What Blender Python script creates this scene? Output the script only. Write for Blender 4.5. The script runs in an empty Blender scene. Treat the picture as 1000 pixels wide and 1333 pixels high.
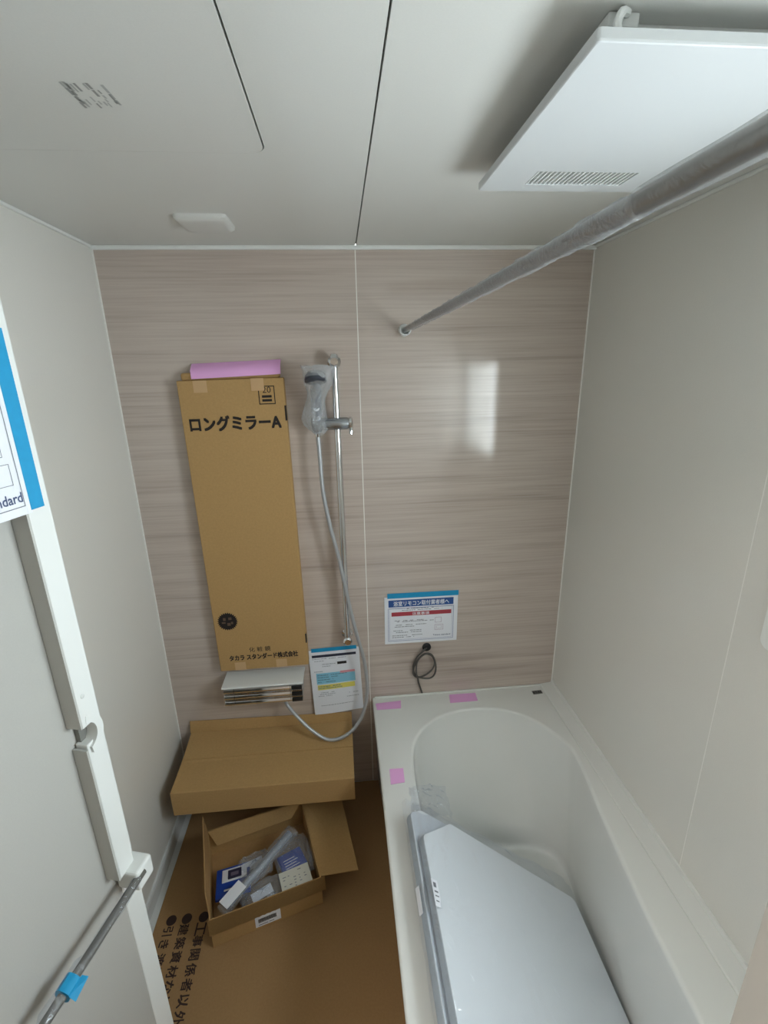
import bpy, bmesh, math, random
from mathutils import Vector, Matrix
random.seed(7)
scene = bpy.context.scene
C = scene.collection
R = math.radians

# ------------------------------------------------------------------ camera
cam_d = bpy.data.cameras.new('camera')
cam = bpy.data.objects.new('camera', cam_d); C.objects.link(cam)
cam_d.sensor_fit = 'HORIZONTAL'; cam_d.sensor_width = 36.0
cam_d.lens = 36.0 * 614.0 / 1000.0
cam_d.clip_start = 0.005
M = Matrix(((0.995460, 0.046684, -0.082944, 0.730180),
            (-0.093012, 0.292212, -0.951820, -0.083439),
            (-0.020197, 0.955214, 0.295227, 1.782638),
            (0, 0, 0, 1)))
cam.matrix_world = M
scene.camera = cam

# ------------------------------------------------------------------ daylight and exposure
world = bpy.data.worlds.new('daylight'); scene.world = world
world.use_nodes = True
bg = world.node_tree.nodes['Background']
bg.inputs['Color'].default_value = (0.95, 0.98, 1.0, 1)
bg.inputs['Strength'].default_value = 18.0
pl = bpy.data.lights.new('window_portal', 'AREA')
pl.shape = 'RECTANGLE'; pl.size = 0.64; pl.size_y = 0.62
pl.cycles.is_portal = True
po = bpy.data.objects.new('window_portal', pl); C.objects.link(po)
po.location = (1.742, 0.3475, 1.525); po.rotation_euler = (0, R(90), 0)
vs = scene.view_settings
vs.view_transform = 'Standard'; vs.look = 'None'; vs.gamma = 1.0
vs.exposure = 0.2; vs.use_curve_mapping = False

# ------------------------------------------------------------------ materials
def lin(r, g, b):
    def f(c):
        c /= 255.0
        return c / 12.92 if c <= 0.04045 else ((c + 0.055) / 1.055) ** 2.4
    return (f(r), f(g), f(b), 1.0)

MATS = {}
def mat(name, rgb, rough=0.5, metal=0.0, spec=0.5, bump=0.0, bscale=200.0, var=0.0, vscale=30.0, coat=0.0):
    if name in MATS: return MATS[name]
    m = bpy.data.materials.new(name); m.use_nodes = True
    nt = m.node_tree; p = nt.nodes['Principled BSDF']
    col = lin(*rgb)
    p.inputs['Base Color'].default_value = col
    p.inputs['Roughness'].default_value = rough
    p.inputs['Metallic'].default_value = metal
    p.inputs['Specular IOR Level'].default_value = spec
    p.inputs['Coat Weight'].default_value = coat
    tc = nt.nodes.new('ShaderNodeTexCoord')
    if var > 0:
        n = nt.nodes.new('ShaderNodeTexNoise'); n.inputs['Scale'].default_value = vscale; n.inputs['Detail'].default_value = 5
        nt.links.new(tc.outputs['Object'], n.inputs['Vector'])
        mr = nt.nodes.new('ShaderNodeMapRange')
        mr.inputs['From Min'].default_value = 0.3; mr.inputs['From Max'].default_value = 0.7
        mr.inputs['To Min'].default_value = 1 - var; mr.inputs['To Max'].default_value = 1 + var
        nt.links.new(n.outputs['Fac'], mr.inputs['Value'])
        h = nt.nodes.new('ShaderNodeVectorMath'); h.operation = 'SCALE'
        h.inputs[0].default_value = col[:3]
        nt.links.new(mr.outputs['Result'], h.inputs['Scale'])
        nt.links.new(h.outputs['Vector'], p.inputs['Base Color'])
    if bump > 0:
        n2 = nt.nodes.new('ShaderNodeTexNoise'); n2.inputs['Scale'].default_value = bscale; n2.inputs['Detail'].default_value = 3
        nt.links.new(tc.outputs['Object'], n2.inputs['Vector'])
        b = nt.nodes.new('ShaderNodeBump'); b.inputs['Strength'].default_value = bump; b.inputs['Distance'].default_value = 0.002
        nt.links.new(n2.outputs['Fac'], b.inputs['Height'])
        nt.links.new(b.outputs['Normal'], p.inputs['Normal'])
    MATS[name] = m
    return m

def film(name, clear=0.75, rough=0.12, tint=(0.95, 0.97, 1.0), bump=0.6, bscale=60.0, haze=0.25):
    """thin clear polythene: see-through, glossy creases, a little milky"""
    if name in MATS: return MATS[name]
    m = bpy.data.materials.new(name); m.use_nodes = True
    nt = m.node_tree; nt.nodes.clear()
    out = nt.nodes.new('ShaderNodeOutputMaterial')
    tr = nt.nodes.new('ShaderNodeBsdfTransparent'); tr.inputs['Color'].default_value = (*tint, 1)
    gl = nt.nodes.new('ShaderNodeBsdfGlossy'); gl.inputs['Roughness'].default_value = rough
    df = nt.nodes.new('ShaderNodeBsdfDiffuse'); df.inputs['Color'].default_value = (0.8, 0.82, 0.84, 1)
    mx1 = nt.nodes.new('ShaderNodeMixShader'); mx1.inputs['Fac'].default_value = haze
    nt.links.new(gl.outputs[0], mx1.inputs[1]); nt.links.new(df.outputs[0], mx1.inputs[2])
    mx2 = nt.nodes.new('ShaderNodeMixShader'); mx2.inputs['Fac'].default_value = 1 - clear
    nt.links.new(tr.outputs[0], mx2.inputs[1]); nt.links.new(mx1.outputs[0], mx2.inputs[2])
    tc = nt.nodes.new('ShaderNodeTexCoord')
    n = nt.nodes.new('ShaderNodeTexNoise'); n.inputs['Scale'].default_value = bscale; n.inputs['Detail'].default_value = 4
    n.inputs['Distortion'].default_value = 1.5
    nt.links.new(tc.outputs['Object'], n.inputs['Vector'])
    b = nt.nodes.new('ShaderNodeBump'); b.inputs['Strength'].default_value = bump; b.inputs['Distance'].default_value = 0.01
    nt.links.new(n.outputs['Fac'], b.inputs['Height'])
    nt.links.new(b.outputs['Normal'], gl.inputs['Normal'])
    nt.links.new(mx2.outputs[0], out.inputs[0])
    MATS[name] = m
    return m

def wood_wall():
    m = bpy.data.materials.new('taupe_woodgrain_laminate'); m.use_nodes = True
    nt = m.node_tree; p = nt.nodes['Principled BSDF']
    tc = nt.nodes.new('ShaderNodeTexCoord')
    def noise(sx, sz, detail, dist, rough=0.55):
        mp = nt.nodes.new('ShaderNodeMapping'); mp.inputs['Scale'].default_value = (sx, 1, sz)
        n = nt.nodes.new('ShaderNodeTexNoise'); n.inputs['Scale'].default_value = 1; n.inputs['Detail'].default_value = detail
        n.inputs['Distortion'].default_value = dist; n.inputs['Roughness'].default_value = rough
        nt.links.new(tc.outputs['Object'], mp.inputs['Vector']); nt.links.new(mp.outputs[0], n.inputs['Vector'])
        return n
    a = noise(1.1, 27, 5, 0.5); b = noise(2.2, 130, 5, 0.35); c = noise(6, 420, 2, 0.0)
    s1 = nt.nodes.new('ShaderNodeMath'); s1.operation = 'MULTIPLY_ADD'; s1.inputs[1].default_value = 0.6
    nt.links.new(b.outputs['Fac'], s1.inputs[0])
    s0 = nt.nodes.new('ShaderNodeMath'); s0.operation = 'MULTIPLY'; s0.inputs[1].default_value = 0.70
    nt.links.new(a.outputs['Fac'], s0.inputs[0]); nt.links.new(s0.outputs[0], s1.inputs[2])
    s2 = nt.nodes.new('ShaderNodeMath'); s2.operation = 'MULTIPLY_ADD'; s2.inputs[1].default_value = 0.12
    nt.links.new(c.outputs['Fac'], s2.inputs[0]); nt.links.new(s1.outputs[0], s2.inputs[2])
    r = nt.nodes.new('ShaderNodeValToRGB')
    e = r.color_ramp.elements
    e[0].position = 0.46; e[0].color = lin(170, 155, 144)
    e[1].position = 0.95; e[1].color = lin(204, 191, 180)
    k = e.new(0.62); k.color = lin(188, 173, 162)
    k = e.new(0.76); k.color = lin(197, 183, 172)
    nt.links.new(s2.outputs[0], r.inputs['Fac'])
    nt.links.new(r.outputs['Color'], p.inputs['Base Color'])
    p.inputs['Roughness'].default_value = 0.10
    p.inputs['Specular IOR Level'].default_value = 0.75
    bp = nt.nodes.new('ShaderNodeBump'); bp.inputs['Strength'].default_value = 0.015; bp.inputs['Distance'].default_value = 0.001
    nt.links.new(s2.outputs[0], bp.inputs['Height']); nt.links.new(bp.outputs['Normal'], p.inputs['Normal'])
    return m

WOOD = wood_wall()
WALLP = mat('gloss_offwhite_wall_panel', (226, 224, 217), rough=0.22, var=0.015, vscale=300)
CEIL = mat('satin_ceiling_panel', (216, 216, 211), rough=0.45, var=0.015, vscale=400)
WHITE = mat('white_plastic', (226, 228, 226), rough=0.35)
TRIM = mat('white_trim', (232, 234, 230), rough=0.4)
GAP = mat('dark_gap', (30, 30, 28), rough=0.9)
CAULK = mat('caulk', (238, 236, 230), rough=0.5)
CARD = mat('corrugated_cardboard', (182, 147, 98), rough=0.85, spec=0.2, var=0.05, vscale=140, bump=0.15, bscale=160)
CARD_IN = mat('cardboard_inside', (176, 138, 92), rough=0.9, spec=0.2, var=0.05, vscale=120, bump=0.1)
SHEETM = mat('floor_paperboard', (160, 126, 86), rough=0.8, spec=0.25, var=0.05, vscale=160, bump=0.1)
INK = mat('black_ink', (28, 20, 18), rough=0.7)
INKF = mat('dark_brown_ink', (50, 30, 24), rough=0.7)
PINK = mat('pink_masking_tape', (238, 178, 230), rough=0.6)
CYAN = mat('cyan_masking_tape', (20, 150, 200), rough=0.6, var=0.03, vscale=100)
PAPER = mat('white_paper', (236, 238, 244), rough=0.6)
NAVY = mat('navy_print', (42, 84, 150), rough=0.6)
REDP = mat('red_print', (176, 62, 74), rough=0.6)
GREYP = mat('grey_print', (120, 122, 130), rough=0.6)
LGREYP = mat('light_grey_print', (176, 178, 186), rough=0.6)
LBLUE = mat('light_blue_print', (138, 200, 224), rough=0.6)
YELP = mat('yellow_print', (232, 220, 110), rough=0.6)
ROSEP = mat('rose_print', (226, 150, 160), rough=0.6)
CHROME = mat('chrome', (225, 226, 228), rough=0.07, metal=1.0)
STEEL = mat('brushed_steel', (150, 150, 150), rough=0.28, metal=1.0)
HOSE = mat('grey_hose', (176, 178, 180), rough=0.3, metal=0.35)
RUBBER = mat('black_rubber', (22, 22, 24), rough=0.5)
WIRE = mat('grey_cable', (84, 80, 76), rough=0.5)
TUBM = mat('gloss_white_tub', (230, 231, 227), rough=0.16, coat=0.3)
LIDM = mat('white_lid_board', (242, 245, 246), rough=0.4)
LIDEDGE = mat('grey_lid_edge', (176, 186, 194), rough=0.4)
DOORP = mat('door_panel', (184, 183, 177), rough=0.4, bump=0.05, bscale=260, var=0.02, vscale=400)
DOORW = mat('door_white_frame', (232, 234, 230), rough=0.4)
DARKBAR = mat('grey_bar', (92, 90, 82), rough=0.55)
BLUE = mat('blue_pack', (32, 72, 170), rough=0.35)
TAPECLEAR = mat('beige_packing_tape', (200, 164, 122), rough=0.3)
FILM = film('clear_film', 0.88, rough=0.08)
BAGF = film('milky_bag', 0.76, rough=0.08, haze=0.5, bump=1.0, bscale=60)
LIDF = film('lid_wrap', 0.84, rough=0.06, haze=0.25, bump=1.0, bscale=9)

# ------------------------------------------------------------------ helpers
WORLDP = {}
def tag(o, label=None, cat=None, group=None, kind=None):
    if label: o['label'] = label
    if cat: o['category'] = cat
    if group: o['group'] = group
    if kind: o['kind'] = kind
    return o

def thing(name, loc, label=None, cat=None, group=None, kind=None, rot=None, world=True):
    o = bpy.data.objects.new(name, None); C.objects.link(o)
    o.location = loc
    if rot: o.rotation_euler = rot
    if world and not rot: WORLDP[o] = Vector(loc)
    o.empty_display_size = 0.02
    return tag(o, label, cat, group, kind)

def origin_of(p):
    o = Vector((0, 0, 0))
    while p is not None:
        o += p.location; p = p.parent
    return o

def finish(name, bm, m, parent=None, smooth=False, kind=None, label=None):
    """links bm (written in world coordinates unless its thing is rotated) as one mesh object"""
    root = parent
    while root is not None and root.parent is not None: root = root.parent
    bmesh.ops.recalc_face_normals(bm, faces=bm.faces[:])
    if parent is None:
        vs_ = [v.co for v in bm.verts]
        lo = Vector((min(v[i] for v in vs_) for i in range(3))); hi = Vector((max(v[i] for v in vs_) for i in range(3)))
        base = Vector(((lo.x + hi.x) / 2, (lo.y + hi.y) / 2, lo.z))
    elif root in WORLDP:
        base = WORLDP[root]
    else:
        base = Vector((0, 0, 0))
    for v in bm.verts: v.co -= base
    me = bpy.data.meshes.new(name); bm.to_mesh(me); bm.free()
    if isinstance(m, (list, tuple)):
        for x in m: me.materials.append(x)
    else: me.materials.append(m)
    if smooth:
        for p in me.polygons: p.use_smooth = True
    o = bpy.data.objects.new(name, me); C.objects.link(o)
    if parent is None: o.location = base
    else: o.parent = parent
    if smooth == 'auto':
        for p in me.polygons: p.use_smooth = True
        md = o.modifiers.new('es', 'EDGE_SPLIT'); md.split_angle = R(35)
    return tag(o, label, kind=kind)

def add_box(bm, lo, hi, bevel=0.0, seg=2, mtx=None):
    lo = Vector(lo); hi = Vector(hi)
    r = bmesh.ops.create_cube(bm, size=1.0)
    vs_ = r['verts']
    c = (lo + hi) / 2; s = hi - lo
    for v in vs_: v.co = Vector((v.co.x * s.x, v.co.y * s.y, v.co.z * s.z)) + c
    if bevel > 0:
        ed = set(e for v in vs_ for e in v.link_edges)
        rb = bmesh.ops.bevel(bm, geom=list(ed), offset=bevel, segments=seg, profile=0.5, affect='EDGES')
        vs_ = list(set([v for f in rb['faces'] for v in f.verts] + [v for v in vs_ if v.is_valid]))
    if mtx is not None:
        for v in vs_: v.co = mtx @ v.co
    return vs_

def box(name, lo, hi, m, parent=None, bevel=0.0, seg=2, mtx=None, kind=None, label=None):
    bm = bmesh.new(); add_box(bm, lo, hi, bevel, seg, mtx)
    return finish(name, bm, m, parent, kind=kind, label=label)

def quadplate(name, pts, thick, m, parent=None, kind=None, direction=None, label=None):
    """a thin plate over a quad / polygon given as 3-D points, thick along `direction` (or its normal)"""
    bm = bmesh.new()
    p = [Vector(q) for q in pts]
    n = Vector(direction) if direction else (p[1] - p[0]).cross(p[2] - p[0]).normalized()
    a = [bm.verts.new(q) for q in p]; b = [bm.verts.new(q + n * thick) for q in p]
    bm.faces.new(a); bm.faces.new(b[::-1])
    for i in range(len(p)):
        j = (i + 1) % len(p); bm.faces.new((a[i], b[i], b[j], a[j]))
    return finish(name, bm, m, parent, kind=kind, label=label)

def plate_holes(bm, outer, holes, to3, depth):
    """plate with holes: 2-D outlines mapped by to3(u, v, d)"""
    edges = []; loops = []
    for pts in [outer] + holes:
        vs_ = [bm.verts.new(to3(u, v, 0)) for u, v in pts]
        es = [bm.edges.new((vs_[i], vs_[(i + 1) % len(vs_)])) for i in range(len(vs_))]
        edges += es; loops.append(vs_)
    bmesh.ops.triangle_fill(bm, use_beauty=True, use_dissolve=False, edges=edges)
    for pts, vs_ in zip([outer] + holes, loops):
        ws = [bm.verts.new(to3(u, v, depth)) for u, v in pts]
        for i in range(len(vs_)):
            j = (i + 1) % len(vs_)
            bm.faces.new((vs_[i], vs_[j], ws[j], ws[i]))

def rrect(x0, y0, x1, y1, r, n=8):
    out = []
    for cx, cy, a0 in ((x1 - r, y1 - r, 0), (x0 + r, y1 - r, 90), (x0 + r, y0 + r, 180), (x1 - r, y0 + r, 270)):
        for i in range(n + 1):
            a = R(a0 + 90 * i / n); out.append((cx + r * math.cos(a), cy + r * math.sin(a)))
    return out

def catmull(pts, n=8, closed=False):
    P = [Vector(p) for p in pts]; out = []
    m = len(P); rng = range(m) if closed else range(m - 1)
    for i in rng:
        if closed: p0, p1, p2, p3 = P[(i - 1) % m], P[i], P[(i + 1) % m], P[(i + 2) % m]
        else: p0, p1, p2, p3 = P[max(i - 1, 0)], P[i], P[i + 1], P[min(i + 2, m - 1)]
        for k in range(n):
            t = k / n
            out.append(0.5 * ((2 * p1) + (p2 - p0) * t + (2 * p0 - 5 * p1 + 4 * p2 - p3) * t * t + (3 * p1 - p0 - 3 * p2 + p3) * t ** 3))
    if not closed: out.append(P[-1])
    return out

def add_tube(bm, pts, r, seg=12, cap=True):
    pts = [Vector(p) for p in pts]; rad = r if callable(r) else (lambda i, a: r)
    rings = []
    up = None
    for i, p in enumerate(pts):
        t = (pts[min(i + 1, len(pts) - 1)] - pts[max(i - 1, 0)]).normalized()
        if up is None:
            up = Vector((0, 0, 1)) if abs(t.z) < 0.9 else Vector((1, 0, 0))
        x = t.cross(up).normalized(); up = x.cross(t).normalized()
        ring = []
        for k in range(seg):
            a = 2 * math.pi * k / seg
            rr = rad(i, a)
            ring.append(bm.verts.new(p + (x * math.cos(a) + up * math.sin(a)) * rr))
        rings.append(ring)
    for i in range(len(rings) - 1):
        for k in range(seg):
            l = (k + 1) % seg
            bm.faces.new((rings[i][k], rings[i][l], rings[i + 1][l], rings[i + 1][k]))
    if cap:
        bm.faces.new(rings[0][::-1]); bm.faces.new(rings[-1])
    return rings

def tube(name, pts, r, m, parent=None, seg=12, cap=True):
    bm = bmesh.new(); add_tube(bm, pts, r, seg, cap)
    return finish(name, bm, m, parent, smooth='auto' if cap else True)

def lathe(name, prof, centre, axis, m, parent=None, seg=24):
    """profile [(radius, height)] turned around `axis` at `centre`"""
    bm = bmesh.new(); ax = Vector(axis).normalized()
    q = Vector((0, 0, 1)).rotation_difference(ax).to_matrix()
    rings = []
    for rr, h in prof:
        rings.append([bm.verts.new(Vector(centre) + q @ Vector((max(rr, 1e-5) * math.cos(2 * math.pi * k / seg), max(rr, 1e-5) * math.sin(2 * math.pi * k / seg), h))) for k in range(seg)])
    for i in range(len(rings) - 1):
        for k in range(seg):
            l = (k + 1) % seg; bm.faces.new((rings[i][k], rings[i][l], rings[i + 1][l], rings[i + 1][k]))
    bm.faces.new(rings[0][::-1]); bm.faces.new(rings[-1])
    return finish(name, bm, m, parent, smooth='auto')

def text(name, body, origin, xd, yd, m, parent, width=None, height=None, size=0.05, bold=0.0, align='LEFT', shear=0.0, lift=0.0004):
    """printed lettering as a flat mesh; origin is the lower-left corner of the line's box"""
    cu = bpy.data.curves.new(name, 'FONT'); cu.body = body; cu.size = 1.0; cu.resolution_u = 2; cu.shear = shear
    to = bpy.data.objects.new(name, cu); C.objects.link(to)
    bpy.context.view_layer.update()
    dg = bpy.context.evaluated_depsgraph_get()
    me = bpy.data.meshes.new_from_object(to.evaluated_get(dg))
    bpy.data.objects.remove(to); bpy.data.curves.remove(cu)
    bm = bmesh.new(); bm.from_mesh(me); bpy.data.meshes.remove(me)
    if not bm.verts: bm.free(); return None
    if bold > 0:
        src = bm.copy(); me0 = bpy.data.meshes.new('t'); src.to_mesh(me0); src.free()
        for dx, dy in ((bold, 0), (0, bold), (bold, bold)):
            nv = len(bm.verts); bm.from_mesh(me0); bm.verts.ensure_lookup_table()
            for v in bm.verts[nv:]: v.co.x += dx; v.co.y += dy; v.co.z += 1 + dx * 9 + dy * 17
        bpy.data.meshes.remove(me0)
    x0 = min(v.co.x for v in bm.verts); x1 = max(v.co.x for v in bm.verts)
    y0 = min(v.co.y for v in bm.verts); y1 = max(v.co.y for v in bm.verts)
    sx = width / (x1 - x0) if width else size
    sy = height / (y1 - y0) if height else sx
    if not width and height: sx = sy
    xd = Vector(xd).normalized(); yd = Vector(yd).normalized(); n = xd.cross(yd)
    w = (x1 - x0) * sx
    o = Vector(origin) - xd * (w / 2 if align == 'CENTER' else 0)
    for v in bm.verts: v.co = o + xd * ((v.co.x - x0) * sx) + yd * ((v.co.y - y0) * sy) + n * (lift + 0.00003 * v.co.z)
    return finish(name, bm, m, parent)

def decal(name, o, xd, yd, rects, m, parent, lift=0.0004):
    """flat print: rectangles (u0, v0, u1, v1) on the plane at o"""
    o = Vector(o); xd = Vector(xd).normalized(); yd = Vector(yd).normalized(); n = xd.cross(yd)
    bm = bmesh.new()
    for u0, v0, u1, v1 in rects:
        bm.faces.new([bm.verts.new(o + xd * u + yd * v + n * lift) for u, v in ((u0, v0), (u1, v0), (u1, v1), (u0, v1))])
    return finish(name, bm, m, parent)

def frame_rects(u0, v0, u1, v1, t):
    return [(u0, v0, u1, v0 + t), (u0, v1 - t, u1, v1), (u0, v0, u0 + t, v1), (u1 - t, v0, u1, v1)]

def dashes(u0, u1, v, h, rnd, fill=0.85):
    out = []; u = u0
    while u < u1:
        w = rnd.uniform(0.004, 0.014)
        if rnd.random() < fill: out.append((u, v, min(u + w, u1), v + h))
        u += w + 0.0018
    return out

# ------------------------------------------------------------------ the room
W, D, H = 1.6, 1.6, 2.15
# floor pan
box('floor', (-0.02, -0.04, -0.06), (W + 0.02, D + 0.02, -0.006), mat('floor_pan', (196, 196, 190), rough=0.5), kind='structure')
# back wall: two laminate panels with a pale joint
wb = thing('wall_back', (0.8, D, 0), kind='structure')
box('wall_panel', (0, D, -0.006), (0.8005, D + 0.03, H), WOOD, wb)
box('wall_panel', (0.8035, D, -0.006), (W, D + 0.03, H), WOOD, wb)
box('joint_strip', (0.8005, D - 0.0003, -0.006), (0.8035, D + 0.02, H), CAULK, wb)
box('corner_strip', (0.0, D - 0.003, 0.0), (0.004, D, H), CAULK, wb)
box('corner_strip', (W - 0.004, D - 0.003, 0.0), (W, D, H), CAULK, wb)
# left wall
wl = thing('wall_left', (0, 0.8, 0), kind='structure')
box('wall_panel', (-0.03, -0.04, -0.006), (0, D + 0.03, H), WALLP, wl)
# right wall with a window opening
wr = thing('wall_right', (W, 0.8, 0), kind='structure')
WY0, WY1, WZ0, WZ1 = 0.03, 0.665, 1.25, 1.80
box('wall_panel', (W, 0.7905, -0.006), (W + 0.03, D + 0.03, H), WALLP, wr)
bm = bmesh.new()
plate_holes(bm, [(-0.04, -0.006), (0.7880, -0.006), (0.7880, H), (-0.04, H)], [[(WY0, WZ0), (WY1, WZ0), (WY1, WZ1), (WY0, WZ1)]],
            lambda u, v, d: Vector((W + d, u, v)), 0.14)
finish('wall_panel', bm, WALLP, wr)
box('joint_strip', (W - 0.0004, 0.7880, -0.006), (W + 0.02, 0.7905, H), CAULK, wr)
# window: resin frame, sash, frosted pane
w1 = thing('window_1', (W, 0.355, WZ0), kind='structure')
bm = bmesh.new()
plate_holes(bm, rrect(WY0 - 0.045, WZ0 - 0.045, WY1 + 0.045, WZ1 + 0.045, 0.02), [rrect(WY0 + 0.002, WZ0 + 0.002, WY1 - 0.002, WZ1 - 0.002, 0.012)],
            lambda u, v, d: Vector((W - 0.012 + d, u, v)), 0.012)
finish('window_frame', bm, TRIM, w1)
bm = bmesh.new()
plate_holes(bm, [(WY0, WZ0), (WY1, WZ0), (WY1, WZ1), (WY0, WZ1)], [[(WY0 + 0.016, WZ0 + 0.016), (WY1 - 0.016, WZ0 + 0.016), (WY1 - 0.016, WZ1 - 0.016), (WY0 + 0.016, WZ1 - 0.016)]],
            lambda u, v, d: Vector((W + 0.012 + d, u, v)), 0.03)
finish('window_sash', bm, TRIM, w1)
pm = bpy.data.materials.new('frosted_glass'); pm.use_nodes = True
nt = pm.node_tree; nt.nodes.clear()
o_ = nt.nodes.new('ShaderNodeOutputMaterial'); t_ = nt.nodes.new('ShaderNodeBsdfTransparent'); t_.inputs[0].default_value = (0.92, 0.96, 0.98, 1)
g_ = nt.nodes.new('ShaderNodeBsdfGlossy'); g_.inputs['Roughness'].default_value = 0.3; x_ = nt.nodes.new('ShaderNodeMixShader'); x_.inputs[0].default_value = 0.06
nt.links.new(t_.outputs[0], x_.inputs[1]); nt.links.new(g_.outputs[0], x_.inputs[2]); nt.links.new(x_.outputs[0], o_.inputs[0])
box('pane', (W + 0.022, WY0 + 0.016, WZ0 + 0.016), (W + 0.026, WY1 - 0.016, WZ1 - 0.016), pm, w1)
# front wall with the doorway the photographer stands in
wf = thing('wall_front', (0.8, 0, 0), kind='structure')
DX0, DX1 = 0.05, 0.8425
box('wall_panel', (-0.03, -0.04, -0.006), (DX0, 0, H), WALLP, wf)
box('wall_panel', (DX1 + 0.03, -0.04, -0.006), (W + 0.03, 0, H), WALLP, wf)
box('wall_panel', (DX0, -0.04, 2.02), (DX1 + 0.03, 0, H), WALLP, wf)
box('door_jamb', (DX1, -0.045, -0.006), (DX1 + 0.03, 0.0, 2.02), mat('jamb', (172, 170, 164), rough=0.6), wf)
# ceiling: two panels, dark joint, inspection hatch with rounded corners
ce = thing('ceiling', (0.8, 0.8, H), kind='structure')
HT = (0.13, 0.36, 0.621, 0.926)
bm = bmesh.new()
plate_holes(bm, [(-0.03, -0.04), (0.8025, -0.04), (0.8025, D + 0.03), (-0.03, D + 0.03)], [rrect(*HT, 0.03)], lambda u, v, d: Vector((u, v, H + d)), 0.012)
finish('ceiling_panel', bm, CEIL, ce)
box('ceiling_panel', (0.8055, -0.04, H), (W + 0.03, D + 0.03, H + 0.012), CEIL, ce)
bm = bmesh.new()
plate_holes(bm, rrect(HT[0] + 0.0025, HT[1] + 0.0025, HT[2] - 0.003, HT[3] - 0.0022, 0.0265), [], lambda u, v, d: Vector((u, v, H - 0.0006 + d)), 0.012)
hatch = finish('inspection_hatch', bm, CEIL, ce)
box('ceiling_void', (-0.03, -0.04, H + 0.0125), (W + 0.03, D + 0.03, H + 0.05), GAP, ce)
# rubbed ink mark on the hatch
SM = mat('rubbed_ink', (152, 153, 149), rough=0.6)
SM2 = mat('rubbed_ink_pale', (178, 179, 175), rough=0.6)
rn = random.Random(3)
bm = bmesh.new(); bm2 = bmesh.new()
for x0 in (0.3815, 0.3845, 0.388, 0.393, 0.3985, 0.4035, 0.409, 0.4145, 0.421, 0.432, 0.4345):
    y = 0.712 + rn.uniform(0, 0.006)
    while y < 0.766:
        l = rn.uniform(0.006, 0.02)
        if rn.random() < (0.88 if x0 < 0.39 or x0 > 0.43 else 0.6):
            b = bm if rn.random() < 0.55 else bm2
            w = rn.uniform(0.0018, 0.0042); x = x0 + rn.uniform(-0.001, 0.001)
            b.faces.new([b.verts.new(Vector(q)) for q in ((x, y, H - 0.001), (x + w, y, H - 0.001), (x + w + 0.001, y + l, H - 0.001), (x + 0.001, y + l, H - 0.001))])
        y += l + rn.uniform(0, 0.004)
finish('ink_smudge', bm, SM, hatch); finish('ink_smudge', bm2, SM2, hatch)
# cove trims under the ceiling
box('trim_1', (0, D - 0.014, H - 0.012), (W, D, H), TRIM, kind='structure', bevel=0.003)
box('trim_2', (0, 0, H - 0.008), (0.008, D - 0.014, H), TRIM, kind='structure', bevel=0.002)
box('trim_3', (W - 0.008, 0, H - 0.008), (W, D - 0.014, H), TRIM, kind='structure', bevel=0.002)
# upstand of the floor pan along the left wall
bm = bmesh.new()
pf = [(0, 0.062), (0.006, 0.06), (0.009, 0.05), (0.011, 0.006), (0.03, 0.0), (0.03, -0.006), (0, -0.006)]
a = [bm.verts.new((x, 0.0, z)) for x, z in pf]; b = [bm.verts.new((x, D, z)) for x, z in pf]
bm.faces.new(a); bm.faces.new(b[::-1])
for i in range(len(pf)): bm.faces.new((a[i], a[(i + 1) % len(pf)], b[(i + 1) % len(pf)], b[i]))
finish('baseboard_left', bm, mat('upstand', (212, 214, 212), rough=0.25), kind='structure')
# dressing room behind the photographer, closed so that only its doorway light counts
DR = mat('anteroom_plaster', (214, 210, 202), rough=0.8)
box('wall_anteroom_left', (-0.55, -1.84, -0.06), (-0.5, -0.04, 2.35), DR, kind='structure')
box('wall_anteroom_right', (1.75, -1.84, -0.06), (1.8, -0.04, 2.35), DR, kind='structure')
box('wall_anteroom_back', (-0.55, -1.89, -0.06), (1.8, -1.84, 2.35), DR, kind='structure')
bm = bmesh.new()
plate_holes(bm, [(-0.55, -0.06), (DX0 - 0.0, -0.06), (DX0, 2.03), (DX1 + 0.03, 2.03), (DX1 + 0.03, -0.06), (1.8, -0.06), (1.8, 2.35), (-0.55, 2.35)], [], lambda u, v, d: Vector((u, -0.05 + d, v)), 0.008)
finish('wall_anteroom_front', bm, DR, kind='structure')
box('ceiling_anteroom', (-0.55, -1.89, 2.35), (1.8, -0.04, 2.4), DR, kind='structure')
box('floor_anteroom', (-0.55, -1.89, -0.1), (1.8, -0.04, -0.06), mat('anteroom_floor', (150, 120, 88), rough=0.5), kind='structure')

# unseen fill lamp added behind the camera to stand in for doorway light
al = thing('doorway_fill', (-0.30, -0.50, 2.30), 'added round flat fill lamp, unseen, standing in for light through the doorway', 'fill lamp')
lathe('fill_base', [(0.17, 0.0), (0.17, 0.02), (0.16, 0.03)], (-0.30, -0.50, 2.349), (0, 0, -1), WHITE, al)
em = bpy.data.materials.new('fill_diffuser'); em.use_nodes = True
em.node_tree.nodes['Principled BSDF'].inputs['Emission Color'].default_value = (1.0, 0.95, 0.90, 1)
em.node_tree.nodes['Principled BSDF'].inputs['Emission Strength'].default_value = 60.0
lathe('fill_diffuser', [(0.158, 0.0), (0.15, 0.02), (0.10, 0.032), (0.03, 0.035)], (-0.30, -0.50, 2.318), (0, 0, -1), em, al)

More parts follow.
